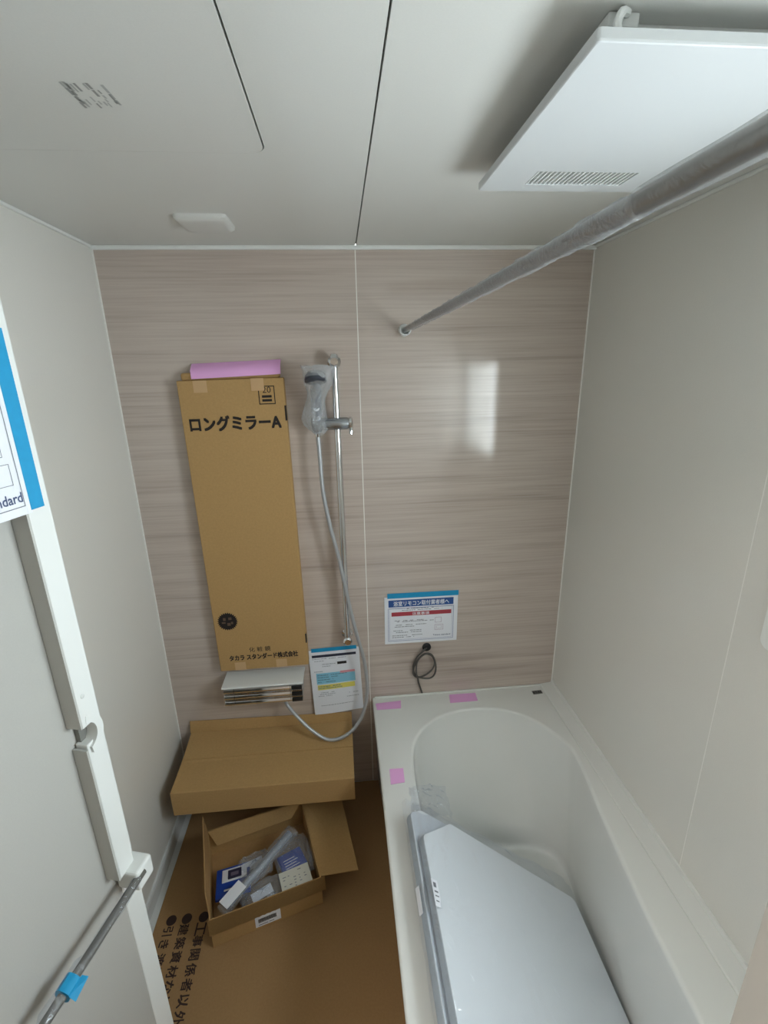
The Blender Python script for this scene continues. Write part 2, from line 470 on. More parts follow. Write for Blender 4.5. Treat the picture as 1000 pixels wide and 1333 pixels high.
# ------------------------------------------------------------------ bathtub
TZ = 0.437
tub = thing('bathtub', (1.2, 0.8, 0.0), 'glossy white bathtub with a wide rounded rim against the panel wall', 'bathtub')
rim_c = [(.93, .32), (.93, .62), (.93, .95), (.93, 1.2), (.957, 1.34), (1.04, 1.435), (1.15, 1.475), (1.25, 1.48), (1.35, 1.455), (1.44, 1.385),
         (1.50, 1.28), (1.512, 1.19), (1.477, .95), (1.448, .716), (1.432, .489), (1.42, .3), (1.36, .14), (1.2, .09), (1.02, .12), (.95, .2)]
bot_c = [(.985, .35), (.985, .62), (.985, .85), (.985, 1.02), (1.005, 1.11), (1.06, 1.155), (1.15, 1.17), (1.25, 1.175), (1.34, 1.172), (1.41, 1.155),
         (1.455, 1.11), (1.455, 1.03), (1.435, .88), (1.415, .69), (1.40, .5), (1.385, .36), (1.32, .24), (1.2, .2), (1.08, .22), (1.01, .27)]
ro = catmull([(x, y, 0) for x, y in rim_c], 8, True); bo = catmull([(x, y, 0) for x, y in bot_c], 8, True)
bm = bmesh.new()
n_ = len(ro); cen = Vector((1.2, 0.75, 0))
levels = []   # (outset from rim line, t towards the bottom outline, z)
for a_ in range(0, 6):
    an = R(90 * a_ / 5); levels.append((0.012 * (1 - math.sin(an)), 0.0, TZ - 0.012 * (1 - math.cos(an))))
for k in range(1, 13):
    t = k / 13; levels.append((0, 0.06 * t + 0.80 * t ** 1.15, TZ - 0.012 - (TZ - 0.012 - 0.075) * t))
zb = 0.03
for k in range(0, 7):
    t = k / 6; a_ = R(90 * t); levels.append((0, 0.86 + 0.14 * (1 - math.cos(a_)), zb + 0.045 * (1 - math.sin(a_))))
rings = []
for outset, t, z in levels:
    ring = []
    for i in range(n_):
        p = ro[i].lerp(bo[i], t)
        d_ = (ro[(i + 1) % n_] - ro[i - 1]).normalized(); nn = Vector((-d_.y, d_.x, 0))
        q = p + nn * outset * (1 if nn.dot(p - cen) > 0 else -1)
        ring.append(bm.verts.new((q.x, q.y, z)))
    rings.append(ring)
for i in range(len(rings) - 1):
    for k in range(n_):
        l = (k + 1) % n_; bm.faces.new((rings[i][k], rings[i][l], rings[i + 1][l], rings[i + 1][k]))
bm.faces.new(rings[-1])
# flat rim around the basin
outer = [(0.818, 0.02), (1.545, 0.02), (1.545, 1.5985), (0.818, 1.5985)]
ov = [bm.verts.new((x, y, TZ)) for x, y in outer]
oe = [bm.edges.new((ov[i], ov[(i + 1) % 4])) for i in range(4)]
ie = [bm.edges.get((rings[0][k], rings[0][(k + 1) % n_])) for k in range(n_)]
bmesh.ops.triangle_fill(bm, use_beauty=True, use_dissolve=False, edges=oe + ie)
# rounded outer lip and its drop
lip = [(0.818, TZ), (0.813, TZ - 0.0015), (0.810, TZ - 0.005), (0.8095, TZ - 0.010), (0.8145, TZ - 0.05), (0.82, TZ - 0.052)]
pr = None
for x, z in lip:
    cur = [bm.verts.new((x, 0.02, z)), bm.verts.new((x, 1.5985, z))]
    if pr: bm.faces.new((pr[0], pr[1], cur[1], cur[0]))
    pr = cur
bmesh.ops.remove_doubles(bm, verts=bm.verts[:], dist=0.0002)
finish('basin', bm, TUBM, tub, smooth='auto')
quadplate('apron_panel', [(0.8165, 0.02, TZ - 0.05), (0.8165, 1.5985, TZ - 0.05), (0.825, 1.5985, 0.0), (0.850, 1.2, 0.0), (0.855, 0.02, 0.0)], 0.01, mat('apron', (200, 196, 186), rough=0.4), tub, direction=(1, 0, 0))
bm = bmesh.new()
pf = [(1.545, TZ - 0.03), (1.545, TZ + 0.003), (1.548, TZ + 0.006), (1.592, TZ + 0.010), (1.595, TZ + 0.020), (1.5995, TZ + 0.022), (1.5995, TZ - 0.03)]
a = [bm.verts.new((x, 0.02, z)) for x, z in pf]; b = [bm.verts.new((x, 1.5985, z)) for x, z in pf]
bm.faces.new(a); bm.faces.new(b[::-1])
for i in range(len(pf)): bm.faces.new((a[i], a[(i + 1) % len(pf)], b[(i + 1) % len(pf)], b[i]))
finish('wall_ledge', bm, TUBM, tub)
box('back_flange', (0.82, 1.592, TZ - 0.01), (1.595, 1.5988, TZ + 0.006), TUBM, tub, bevel=0.002)
# warning sticker by the corner
stk = thing('warning_sticker', (1.532, 1.55, TZ), 'small grey printed sticker on the tub rim in the wall corner', 'sticker')
quadplate('sticker_sheet', [(1.493, 1.538, TZ + 0.0004), (1.535, 1.5405, TZ + 0.0004), (1.535, 1.5625, TZ + 0.0004), (1.493, 1.560, TZ + 0.0004)], 0.0006, mat('sticker_grey', (112, 112, 108), rough=0.5), stk)
decal('printed_mark', (1.493, 1.538, TZ + 0.001), (1, 0.05, 0), (0, 1, 0), [(0.003, 0.004, 0.009, 0.018), (0.012, 0.005, 0.022, 0.009), (0.012, 0.012, 0.02, 0.018), (0.025, 0.006, 0.031, 0.018), (0.034, 0.004, 0.039, 0.015)], mat('sticker_ink', (58, 58, 56)), stk)
# pink tape on the rim
def tape_on_rim(pts, label):
    o = quadplate('masking_tape', [(x, y, TZ + 0.0004) for x, y in pts], 0.0008, PINK)
    tag(o, label, 'tape', 'pink tape pieces on the tub rim')
tape_on_rim([(.824, 1.522), (.923, 1.520), (.928, 1.566), (.821, 1.560)], 'pink masking tape strip on tub rim at the corner nearest the shower hose')
tape_on_rim([(1.13, 1.528), (1.248, 1.528), (1.251, 1.577), (1.138, 1.580)], 'pink masking tape strip on tub rim below the hanging cable coil')
tape_on_rim([(.842, 1.157), (.890, 1.161), (.892, 1.219), (.844, 1.221)], 'small square of pink masking tape on tub rim beside wrapped lid boards')

# ------------------------------------------------------------------ bath lid boards leaning in the tub
ang = R(38)
def lid(name, x, y_far, z, length, width, ch, label, rotdeg, sl):
    # local: +X down the slope, +Y towards the back wall (far end at 0), +Z out of the face
    t = thing(name, (x, y_far, z), label, 'bath lid', 'bath lid boards in the tub', rot=(0, rotdeg, 0), world=False)
    T = 0.022
    outl = [(0.0, -length)]
    def arc(cx, cy, r, a0, a1, n=6): return [(cx + r * math.cos(R(a0 + (a1 - a0) * i / n)), cy + r * math.sin(R(a0 + (a1 - a0) * i / n))) for i in range(n + 1)]
    r_ = 0.022
    o_ = []
    o_ += arc(width - r_, -length + r_, r_, 270, 360)
    o_ += arc(width - r_, -r_ - sl, r_, 0, 90)
    o_ += arc(ch * 1.35 + r_ * 0.5, -r_, r_, 85, 130, 4)
    o_ += arc(r_, -ch - r_ * 0.4, r_, 135, 180, 4)
    o_ += arc(r_, -length + r_, r_, 180, 270)
    bm = bmesh.new()
    plate_holes(bm, o_, [], lambda u, v, d: Vector((u, v, T - d)), 0.002)
    finish('face_panel', bm, LIDM, t)
    cx = sum(p[0] for p in o_) / len(o_); cy = sum(p[1] for p in o_) / len(o_)
    bm = bmesh.new()
    prev = None
    prof = [(1.0, T - 0.002), (1.0035, T - 0.004), (1.0035, 0.004), (1.0, 0.0)]
    loops = []
    for s, z_ in prof:
        loops.append([bm.verts.new((cx + (u - cx) * s, cy + (v - cy) * s, z_)) for u, v in o_])
    for i in range(len(loops) - 1):
        for k in range(len(o_)):
            l = (k + 1) % len(o_); bm.faces.new((loops[i][k], loops[i][l], loops[i + 1][l], loops[i + 1][k]))
    bm.faces.new(loops[-1])
    finish('edge_frame', bm, LIDEDGE, t)
    # polythene sleeve, loose and creased, open past the far end
    bm = bmesh.new(); nu, nv = 110, 150
    rn = random.Random(int(x * 1000)); ph = [rn.uniform(0, 6.28) for _ in range(6)]
    cr = [(rn.uniform(0, width), rn.uniform(-length, 0), rn.uniform(0.9, 2.2), rn.uniform(0.05, 0.16), rn.uniform(0.0025, 0.006)) for _ in range(34)]
    vv = []
    for j in range(nv + 1):
        row = []
        v = -length - 0.01 + (length + 0.035) * j / nv
        for i in range(nu + 1):
            u = -0.006 + (width + 0.012) * i / nu
            h = T + 0.004 + 0.0022 * (math.sin(u * 31 + v * 17 + ph[0]) + math.sin(u * 55 - v * 23 + ph[1]) + 0.7 * math.sin(v * 71 + u * 40 + ph[2])) 
            for cu_, cv_, ca_, cl_, ch_ in cr:      # sharp creases in the film
                du, dv = u - cu_, v - cv_
                al_ = du * math.cos(ca_) + dv * math.sin(ca_)
                if abs(al_) < cl_:
                    ac_ = -du * math.sin(ca_) + dv * math.cos(ca_) + 0.02 * math.sin(al_ * 20)
                    if abs(ac_) < 0.03: h += ch_ * math.exp(-(ac_ / 0.009) ** 2) * (1 - (al_ / cl_) ** 2)
            if v > -0.01 or u + (-v) < ch * 0.9:
                h -= 0.010 * min(1, max(0, (v + 0.01) / 0.02)) 
            row.append(bm.verts.new((u, v, max(h, T + 0.0008) if v < -0.01 else h)))
        vv.append(row)
    for j in range(nv):
        for i in range(nu): bm.faces.new((vv[j][i], vv[j][i + 1], vv[j + 1][i + 1], vv[j + 1][i]))
    for j in range(nv):   # the sleeve folds round the upper long edge
        pass
    side = [[r[0], ] for r in vv]
    prev = [r[0] for r in vv]
    for d_ in (0.012, -0.004):
        cur = [bm.verts.new((-0.007 + 0.0012 * math.sin(p.co.y * 60), p.co.y, d_)) for p in prev]
        for j in range(nv): bm.faces.new((prev[j], prev[j + 1], cur[j + 1], cur[j]))
        prev = cur
    finish('film_sleeve', bm, LIDF, t, smooth=True)
    return t
l1 = lid('bath_lid_board', 0.872, 1.02, 0.484, 0.90, 0.60, 0.03, 'white bath lid board in clear film, the lower one mostly covered by the other', ang, 0.03)
l2 = lid('bath_lid_board', 0.895, 0.99, 0.503, 0.90, 0.635, 0.088, 'white bath lid board in clear film with chamfered corner, lying on top of the other', ang, 0.045)
# labels on the lids' upper edges
quadplate('label_sticker', [(-0.0085, -0.30, 0.002), (-0.0085, -0.235, 0.002), (-0.0085, -0.235, 0.016), (-0.0085, -0.30, 0.016)], 0.0006, PAPER, l1)
quadplate('label_sticker', [(-0.008, -0.275, 0.0275), (0.012, -0.275, 0.0275), (0.012, -0.21, 0.0275), (-0.008, -0.21, 0.0275)], 0.0006, PAPER, l2, direction=(0, 0, 1))
decal('label_print', (-0.004, -0.270, 0.0285), (1, 0, 0), (0, 1, 0), [(0.0, 0.04, 0.009, 0.052), (0, 0.028, 0.012, 0.032), (0, 0.018, 0.012, 0.021), (0, 0.006, 0.01, 0.009)], GREYP, l2)
# crumpled end of the sleeve lying on the rim
bm = bmesh.new(); rn = random.Random(11)
vv = []
for j in range(15):
    row = []
    for i in range(15):
        u, v = i / 14, j / 14
        x = 0.90 + 0.12 * u; y = 1.02 + 0.12 * v
        env = math.sin(math.pi * u) ** 0.5 * math.sin(math.pi * min(1, v * 0.9 + 0.1)) ** 0.5 if 0 < u < 1 else 0
        z = TZ + 0.004 + (0.014 + rn.uniform(-0.011, 0.016)) * env
        row.append(bm.verts.new((x + rn.uniform(-0.003, 0.003), y + rn.uniform(-0.003, 0.003) - 0.04 * (u - 0.4) ** 2, z)))
    vv.append(row)
for j in range(14):
    for i in range(14): bm.faces.new((vv[j][i], vv[j][i + 1], vv[j + 1][i + 1], vv[j + 1][i]))
o = finish('crumpled_film', bm, film('film_end', 0.86, rough=0.05, haze=0.25, bump=1.0, bscale=50))
tag(o, 'crumpled clear plastic film end on the tub rim behind the lid boards', 'plastic film')

# ------------------------------------------------------------------ protective floor sheet with printed notice
fs = thing('floor_protection_sheet', (0.42, 0.8, -0.006), 'brown paperboard floor protection sheet with printed lines of warning text', 'floor sheet')
bm = bmesh.new(); add_box(bm, (0.031, 0.005, -0.0055), (0.872, 1.592, 0.0))
finish('sheet', bm, SHEETM, fs)
for body, bx, y0, adv in (('工事関係者以外立入禁止', 0.187, 1.086, 0.0385), ('建築資材など', 0.131, 1.086, 0.0385), ('引き渡し', 0.080, 1.084, 0.0385)):
    bm = bmesh.new()
    r = bmesh.ops.create_circle(bm, cap_ends=True, radius=0.0165, segments=24)
    for v in bm.verts: v.co = Vector((bx, 1.102, 0.0006)) + v.co
    finish('printed_bullet', bm, INKF, fs)
    for i, ch in enumerate(body):
        text('printed_character', ch, (bx - 0.0175, y0 - adv * i, 0.0), (0, -1, 0), (1, 0, 0), INKF, fs, height=0.033 if ch not in 'しき' else 0.031, bold=0.04, lift=0.0006)

# ------------------------------------------------------------------ door leaf standing open along the left wall
door = thing('door_1', (0.08, 0.0, 0.0), kind='structure', rot=(0, 0, R(75)), world=False)   # local x along leaf, -y towards the room
DW = 0.708
box('door_panel', (0.03, 0.0, 0.05), (0.665, 0.016, 1.98), DOORP, door)
box('bottom_rail', (0.0, -0.003, 0.012), (DW, 0.025, 0.06), DOORW, door, bevel=0.003)
box('top_rail', (0.0, -0.003, 1.95), (DW, 0.025, 2.0), DOORW, door, bevel=0.003)
box('hinge_stile', (0.0, -0.003, 0.012), (0.035, 0.025, 2.0), DOORW, door, bevel=0.003)
box('lock_stile', (0.664, -0.002, 0.012), (DW, 0.025, 2.0), DOORW, door, bevel=0.003)
# proud grip strip above the bar
box('grip_strip', (0.642, -0.030, 1.208), (0.680, -0.002, 1.99), DOORW, door, bevel=0.002)
box('grip_strip', (0.645, -0.026, 0.855), (0.682, -0.002, 1.172), DOORW, door, bevel=0.002)
box('grip_side_shade', (0.6385, -0.0285, 0.86), (0.6425, -0.001, 1.165), mat('grip_shade_grey', (190, 190, 184), rough=0.5), door)  # grey strips paint the shade on the white grip's side face
box('grip_side_shade', (0.6385, -0.0295, 1.21), (0.6425, -0.001, 1.985), mat('grip_shade_grey', (190, 190, 184), rough=0.5), door)
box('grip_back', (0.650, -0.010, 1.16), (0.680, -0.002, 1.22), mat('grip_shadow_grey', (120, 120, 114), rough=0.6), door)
bm = bmesh.new()   # crescent finger pull
pts = []
for i in range(17):
    a = R(-82 + 164 * i / 16)
    pts.append((0.646 + 0.028 * math.cos(a), -0.019, 1.190 + 0.031 * math.sin(a)))
prev = None
for i, p in enumerate(pts):
    a = R(-82 + 164 * i / 16); w = 0.007
    cx_, cz_ = math.cos(a), math.sin(a)
    ring = [bm.verts.new((p[0] + cx_ * w * s, p[1] + d, p[2] + cz_ * w * s)) for s, d in ((-1, -0.012), (1, -0.012), (1, 0.015), (-1, 0.015))]
    if prev:
        for k in range(4): bm.faces.new((prev[k], prev[(k + 1) % 4], ring[(k + 1) % 4], ring[k]))
    else: bm.faces.new(ring)
    prev = ring
bm.faces.new(prev[::-1])
finish('finger_pull', bm, DOORW, door, smooth='auto')
lathe('screw_cap', [(0.004, 0), (0.004, 0.0006), (0.003, 0.0012)], (0.655, -0.030, 1.265), (0, -1, 0), mat('screw_cap', (214, 216, 212), rough=0.4), door)
# towel bar across the leaf
box('bar_bracket', (0.655, -0.052, 0.812), (0.700, -0.002, 0.858), DOORW, door, bevel=0.006, seg=3)
bar = tube('towel_bar', [(0.03 + 0.645 * i / 20, -0.048, 0.842) for i in range(21)], 0.0075, DARKBAR, door, seg=14)
box('bar_bracket', (0.012, -0.052, 0.812), (0.05, -0.002, 0.858), DOORW, door, bevel=0.006, seg=3)
rn = random.Random(5)
bm = bmesh.new()
add_tube(bm, [(0.06 + 0.60 * i / 60, -0.048 + 0.0006 * math.sin(i), 0.842) for i in range(61)], lambda i, a: 0.0088 + 0.0008 * math.sin(a * 3 + i * 0.5) + (0.006 * max(0, math.sin(a - 1.0)) if 38 < i < 47 else 0), 12, False)
finish('plastic_wrap', bm, FILM, bar, smooth=True)
bm = bmesh.new()
add_tube(bm, [(0.478 + 0.024 * i / 4, -0.048, 0.842) for i in range(5)], lambda i, a: 0.0135 + 0.0008 * math.sin(a * 4), 14, True)
finish('blue_tape', bm, CYAN, bar, smooth='auto')
bm = bmesh.new()
vs_ = [bm.verts.new(q) for q in ((0.478, -0.060, 0.845), (0.506, -0.060, 0.846), (0.508, -0.070, 0.842), (0.478, -0.071, 0.836), )]
bm.faces.new(vs_)
finish('tape_tail', bm, CYAN, bar)
# notice taped to the grip strip
ps = thing('door_poster', (0.08, 0.0, 1.59), 'white printed notice with blue tape stuck on the open door', 'poster', rot=(0, 0, R(75)), world=False)
PY = -0.0318
box('sheet', (0.340, PY, 0.0), (0.6425, PY + 0.0008, 0.215), PAPER, ps)
decal('printed_frame', (0.345, PY, 0.0), (1, 0, 0), (0, 0, 1), frame_rects(0.0, 0.012, 0.294, 0.205, 0.0012) + frame_rects(0.01, 0.045, 0.284, 0.075, 0.0008) + frame_rects(0.01, 0.085, 0.278, 0.15, 0.0008) + frame_rects(0.02, 0.095, 0.272, 0.14, 0.0006), GREYP, ps)
decal('printed_lines', (0.345, PY, 0.0), (1, 0, 0), (0, 0, 1), [(0.02, 0.1 + 0.012 * k, 0.268, 0.1012 + 0.012 * k) for k in range(4)], LGREYP, ps)
text('printed_logo', 'Takara standard', (0.525, PY, 0.019), (1, 0, 0), (0, 0, 1), mat('slate_ink', (70, 84, 120)), ps, width=0.112, height=0.0145, bold=0.02, lift=0.0005)
bx_ = box('tape', (0.646, PY - 0.001, 0.004), (0.668, PY + 0.0008, 0.252), CYAN, ps)
box('tape', (0.36, PY - 0.0008, 0.2), (0.65, PY, 0.25), CYAN, ps)
box('paper_margin', (0.6405, PY - 0.0004, 0.0), (0.6475, PY + 0.0009, 0.215), PAPER, ps)

# ------------------------------------------------------------------ carton of the long mirror, taped to the wall
cx0 = 0.384
mc = thing('mirror_carton', (cx0, D, 0.66), 'tall flat brown cardboard carton hung on the wood-grain wall by pink tape', 'carton')
tilt = Matrix.Translation((cx0, 0, 1.2)) @ Matrix.Rotation(R(-0.55), 4, 'Y') @ Matrix.Translation((-cx0, 0, -1.2))
YF = 1.558
bm = bmesh.new(); add_box(bm, (0.2105, YF, 0.650), (0.5535, 1.5985, 1.752), 0.003, 2, tilt)
finish('box', bm, CARD, mc)
bm = bmesh.new(); add_box(bm, (0.2225, YF + 0.012, 1.750), (0.5415, 1.598, 1.776), 0.008, 3, tilt)
finish('top_flap', bm, CARD, mc)
nx = tilt.to_3x3()
XD = nx @ Vector((1, 0, 0)); ZD = nx @ Vector((0, 0, 1))
def mcp(x, z): return tilt @ Vector((x, YF, z))
text('printed_title', 'ロングミラーA', mcp(0.233, 1.585), XD, ZD, INK, mc, width=0.302, height=0.052, bold=0.075)
decal('handling_mark', mcp(0.468, 1.668), XD, ZD, frame_rects(0, 0, 0.054, 0.060, 0.003) + [(0.011, 0.009, 0.043, 0.017), (0.011, 0.0215, 0.043, 0.0295)], INK, mc)
text('handling_number', '20', mcp(0.482, 1.705), XD, ZD, INK, mc, width=0.028, height=0.02, bold=0.0)
text('printed_kind', '化 粧 鏡', mcp(0.330, 0.728), XD, ZD, INK, mc, width=0.082, height=0.021, bold=0.01)
text('printed_maker', 'タカラ スタンダード株式会社', mcp(0.251, 0.693), XD, ZD, INK, mc, width=0.265, height=0.026, bold=0.07)
bm = bmesh.new()   # round serrated seal
o0 = mcp(0.264, 0.868)
vs_ = []
for i in range(56):
    a = 2 * math.pi * i / 56; rr = 0.039 if i % 2 else 0.0325
    vs_.append(bm.verts.new(o0 + XD * rr * math.cos(a) + ZD * rr * math.sin(a) + Vector((0, -0.0004, 0))))
bm.faces.new(vs_); finish('printed_seal', bm, INK, mc)
decal('seal_mark', o0, XD, ZD, [(-0.016, 0.004, -0.006, 0.016), (0.004, 0.006, 0.016, 0.017), (-0.022, -0.008, -0.008, -0.001), (-0.002, -0.018, 0.01, -0.006), (0.012, -0.012, 0.02, -0.002)], mat('seal_light', (96, 74, 60)), mc, lift=0.0008)
for x, z, w, h in ((0.262, 1.713, 0.044, 0.038), (0.447, 1.713, 0.042, 0.040), (0.268, 0.651, 0.042, 0.035), (0.428, 0.651, 0.042, 0.035)):
    decal('packing_tape', mcp(x, z), XD, ZD, [(0, 0, w, h)], TAPECLEAR, mc, lift=0.0007)
# black registration bars printed over the carton's edge
for z0, z1 in ((1.612, 1.662), (0.75, 0.79)):
    bm = bmesh.new(); add_box(bm, (0.5495, YF - 0.0004, z0), (0.554, YF + 0.02, z1), 0, 1, tilt)
    finish('edge_print', bm, INK, mc)
pt = thing('masking_tape', (0.393, YF, 1.75), 'long pink masking tape strip across the top of the mirror carton', 'tape')
bm = bmesh.new()
Ptl, Ptr, Pbr, Pbl = (0.250, 1.803), (0.541, 1.812), (0.5405, 1.765), (0.252, 1.755)
NX = 18; rows = []
for i in range(NX + 1):
    u = i / NX
    col = []
    for v in (0, 0.3, 0.55, 0.8, 1.0):
        x = (Pbl[0] * (1 - u) + Pbr[0] * u) * (1 - v) + (Ptl[0] * (1 - u) + Ptr[0] * u) * v
        z = (Pbl[1] * (1 - u) + Pbr[1] * u) * (1 - v) + (Ptl[1] * (1 - u) + Ptr[1] * u) * v
        y = 1.5665 - 0.001 * math.sin(u * 17) if v < 0.5 else 1.5665 + (1.5985 - 1.5665) * (v - 0.5) / 0.5 - 0.002 * math.sin(u * 11 + 1) * (1 - v)
        col.append(bm.verts.new((x, y - 0.0005, z)))
    rows.append(col)
for i in range(NX):
    for k in range(4): bm.faces.new((rows[i][k], rows[i + 1][k], rows[i + 1][k + 1], rows[i][k + 1]))
finish('tape_strip', bm, PINK, pt, smooth=True)

# ------------------------------------------------------------------ shower slide bar, hand shower, hose, mixer
sb = thing('shower_slide_bar', (0.7185, D, 0.74), 'chrome vertical shower slide bar with end brackets on wood-grain wall', 'shower bar')
BX, BY = 0.7185, 1.545
tube('bar', [(BX, BY, 0.752), (BX, BY, 1.80)], 0.0120, CHROME, sb, seg=20)
for z, kind_ in ((1.800, 1), (0.758, -1)):
    b_ = lathe('end_bracket', [(0.021, 0), (0.022, 0.004), (0.014, 0.012), (0.0125, 0.03), (0.0155, 0.05), (0.018, 0.06), (0.0175, 0.066), (0.012, 0.071)], (BX, D - 0.0005, z), (0, -1, 0), CHROME, sb)
hk = lathe('bracket_cap', [(0.0135, -0.014), (0.0155, -0.006), (0.0155, 0.010), (0.011, 0.018), (0.004, 0.021)], (BX, BY, 1.806), (0, 0, 1), CHROME, sb)
lathe('bracket_cap', [(0.004, -0.016), (0.012, -0.012), (0.0145, 0.0), (0.013, 0.012)], (BX, BY, 0.754), (0, 0, 1), CHROME, sb)
# slider clamp with hand-shower cradle
sh = thing('shower_holder', (BX, BY, 1.60), 'chrome sliding clamp with a lever and cradle on the shower bar', 'shower holder')
lathe('clamp_body', [(0.017, -0.052), (0.0205, -0.046), (0.021, 0.03), (0.0195, 0.036)], (BX + 0.002, BY - 0.004, 1.6), (1, 0, 0), mat('satin_chrome', (176, 180, 184), rough=0.22, metal=0.9), sh)
knob = lathe('clamp_knob', [(0.019, 0), (0.0225, 0.002), (0.0225, 0.010), (0.018, 0.014)], (BX + 0.039, BY - 0.004, 1.6), (1, 0, 0), CHROME, sh)
tube('lever', [(BX + 0.046, BY - 0.016, 1.592), (BX + 0.046, BY - 0.020, 1.575), (BX + 0.045, BY - 0.021, 1.566)], 0.0065, CHROME, knob, seg=10)
lathe('cradle', [(0.016, -0.020), (0.0185, -0.016), (0.020, 0.016), (0.0195, 0.02)], (0.652, BY - 0.014, 1.6), (0, -0.15, 1), mat('dark_chrome', (120, 124, 128), rough=0.15, metal=1.0), sh)
# hand shower under a plastic bag
hs = thing('hand_shower', (0.652, 1.53, 1.58), 'grey hand shower wrapped in clear plastic hanging on the slide bar', 'hand shower')
GREYC = mat('satin_grey_plastic', (150, 154, 160), rough=0.25, metal=0.4)
hp = catmull([(0.652, 1.534, 1.575), (0.6525, 1.528, 1.62), (0.654, 1.520, 1.67), (0.656, 1.500, 1.725), (0.6578, 1.482, 1.752)], 6)
tube('handle', hp, lambda i, a: 0.0135 + 0.004 * math.sin(i / len(hp) * 3.1), GREYC, hs, seg=14)
lathe('head', [(0.012, -0.022), (0.024, -0.017), (0.033, -0.005), (0.035, 0.003), (0.033, 0.009), (0.028, 0.0105)], (0.6585, 1.472, 1.752), (0.0, -0.32, -0.94), GREYC, hs)
hs_head = [c_ for c_ in hs.children if c_.name.startswith('head')][0]
fc = lathe('spray_face', [(0.0352, -0.006), (0.0352, 0.003), (0.030, 0.006), (0.016, 0.0065)], (0.6585, 1.4690, 1.7435), (0.0, -0.32, -0.94), mat('dark_spray_face', (58, 62, 72), rough=0.4), hs_head)
lathe('button', [(0.010, 0), (0.010, 0.004), (0.006, 0.005)], (0.6535, 1.512, 1.655), (0, -1, 0.2), mat('light_button', (206, 210, 214), rough=0.3), hs)
lathe('hose_nut', [(0.0095, -0.03), (0.011, -0.026), (0.012, 0.0)], (0.652, 1.534, 1.588), (0, 0.0, 1), CHROME, hs)
bm = bmesh.new(); rn = random.Random(21)
prof = [(1.568, 0.018, 0.016, 0.652), (1.578, 0.034, 0.022, 0.650), (1.60, 0.046, 0.027, 0.642), (1.625, 0.050, 0.029, 0.636), (1.65, 0.044, 0.030, 0.638), (1.68, 0.034, 0.030, 0.646), (1.705, 0.038, 0.034, 0.654), (1.73, 0.050, 0.044, 0.660), (1.752, 0.056, 0.050, 0.662), (1.775, 0.060, 0.040, 0.662), (1.790, 0.064, 0.022, 0.662)]
prev = None
for z, rx, ry, cx_ in prof:
    ring = []
    cy_ = 1.535 - max(0, (z - 1.66)) * 0.42
    for k in range(22):
        a = 2 * math.pi * k / 22; j = 1 + rn.uniform(-0.11, 0.13)
        ring.append(bm.verts.new((cx_ + 0.006 + 0.84 * rx * j * math.cos(a), min(cy_ + ry * j * math.sin(a), 1.59), z + rn.uniform(-0.004, 0.004))))
    if prev:
        for k in range(22):
            l = (k + 1) % 22; bm.faces.new((prev[k], prev[l], ring[l], ring[k]))
    prev = ring
finish('plastic_bag', bm, film('shower_bag', 0.62, rough=0.12, haze=0.55, bump=1.0, bscale=70), hs, smooth=False)
# hose
hz = catmull([(0.652, 1.534, 1.562), (0.654, 1.531, 1.50), (0.658, 1.528, 1.37), (0.676, 1.527, 1.24), (0.698, 1.526, 1.13), (0.716, 1.524, 1.02), (0.733, 1.523, 0.91), (0.757, 1.525, 0.78), (0.776, 1.530, 0.69),
              (0.787, 1.535, 0.59), (0.785, 1.535, 0.50), (0.765, 1.52, 0.425), (0.725, 1.500, 0.372), (0.670, 1.482, 0.349), (0.615, 1.478, 0.353), (0.555, 1.490, 0.395), (0.505, 1.508, 0.445), (0.468, 1.53, 0.484), (0.455, 1.539, 0.509)], 10)
hose = tube('shower_hose', hz, lambda i, a: 0.0068 + (0.0005 if i % 2 else 0), HOSE, None, seg=12)
tag(hose, 'long grey shower hose looping from hand shower down to the mixer tap', 'hose')
# thermostatic mixer
mx = thing('mixer_tap', (0.384, D, 0.53), 'boxy bath mixer tap with white shelf top and ribbed chrome front', 'tap')
bm = bmesh.new()
pf = [(1.5985, 0.6175), (1.500, 0.6175), (1.495, 0.6165), (1.493, 0.613), (1.495, 0.610), (1.5985, 0.610)]
a = [bm.verts.new((0.228, y, z)) for y, z in pf]; b = [bm.verts.new((0.538, y, z)) for y, z in pf]
bm.faces.new(a); bm.faces.new(b[::-1])
for i in range(len(pf)): bm.faces.new((a[i], a[(i + 1) % len(pf)], b[(i + 1) % len(pf)], b[i]))
finish('shelf_top', bm, WHITE, mx)
box('body', (0.236, 1.510, 0.528), (0.530, 1.598, 0.611), mat('tap_body_grey', (150, 152, 154), rough=0.3, metal=0.6), mx, bevel=0.003)
def ribs(name, x0, x1, m):
    bm = bmesh.new(); prev = None
    pr_ = []
    for k in range(3):
        zt = 0.610 - k * 0.027
        for i in range(7):
            a_ = R(100 - 200 * i / 6)
            pr_.append((1.508 - 0.016 * math.cos(a_) + 0.001, zt - 0.0135 + 0.0128 * math.sin(a_)))
    pr_ = [(1.514, 0.610)] + pr_ + [(1.514, 0.529)]
    a = [bm.verts.new((x0, y, z)) for y, z in pr_]; b = [bm.verts.new((x1, y, z)) for y, z in pr_]
    for i in range(len(pr_) - 1): bm.faces.new((a[i], b[i], b[i + 1], a[i + 1]))
    bm.faces.new(a); bm.faces.new(b[::-1])
    return finish(name, bm, m, mx, smooth='auto')
ribs('control_dial', 0.234, 0.2715, CHROME)
ribs('front_cover', 0.2735, 0.4855, CHROME)
ribs('control_dial', 0.4875, 0.532, CHROME)
for k in range(3):
    zt = 0.610 - k * 0.027 - 0.0135
    box('black_slot', (0.4915, 1.4905, zt - 0.0078), (0.5325, 1.506, zt + 0.0078), RUBBER, mx, bevel=0.002)
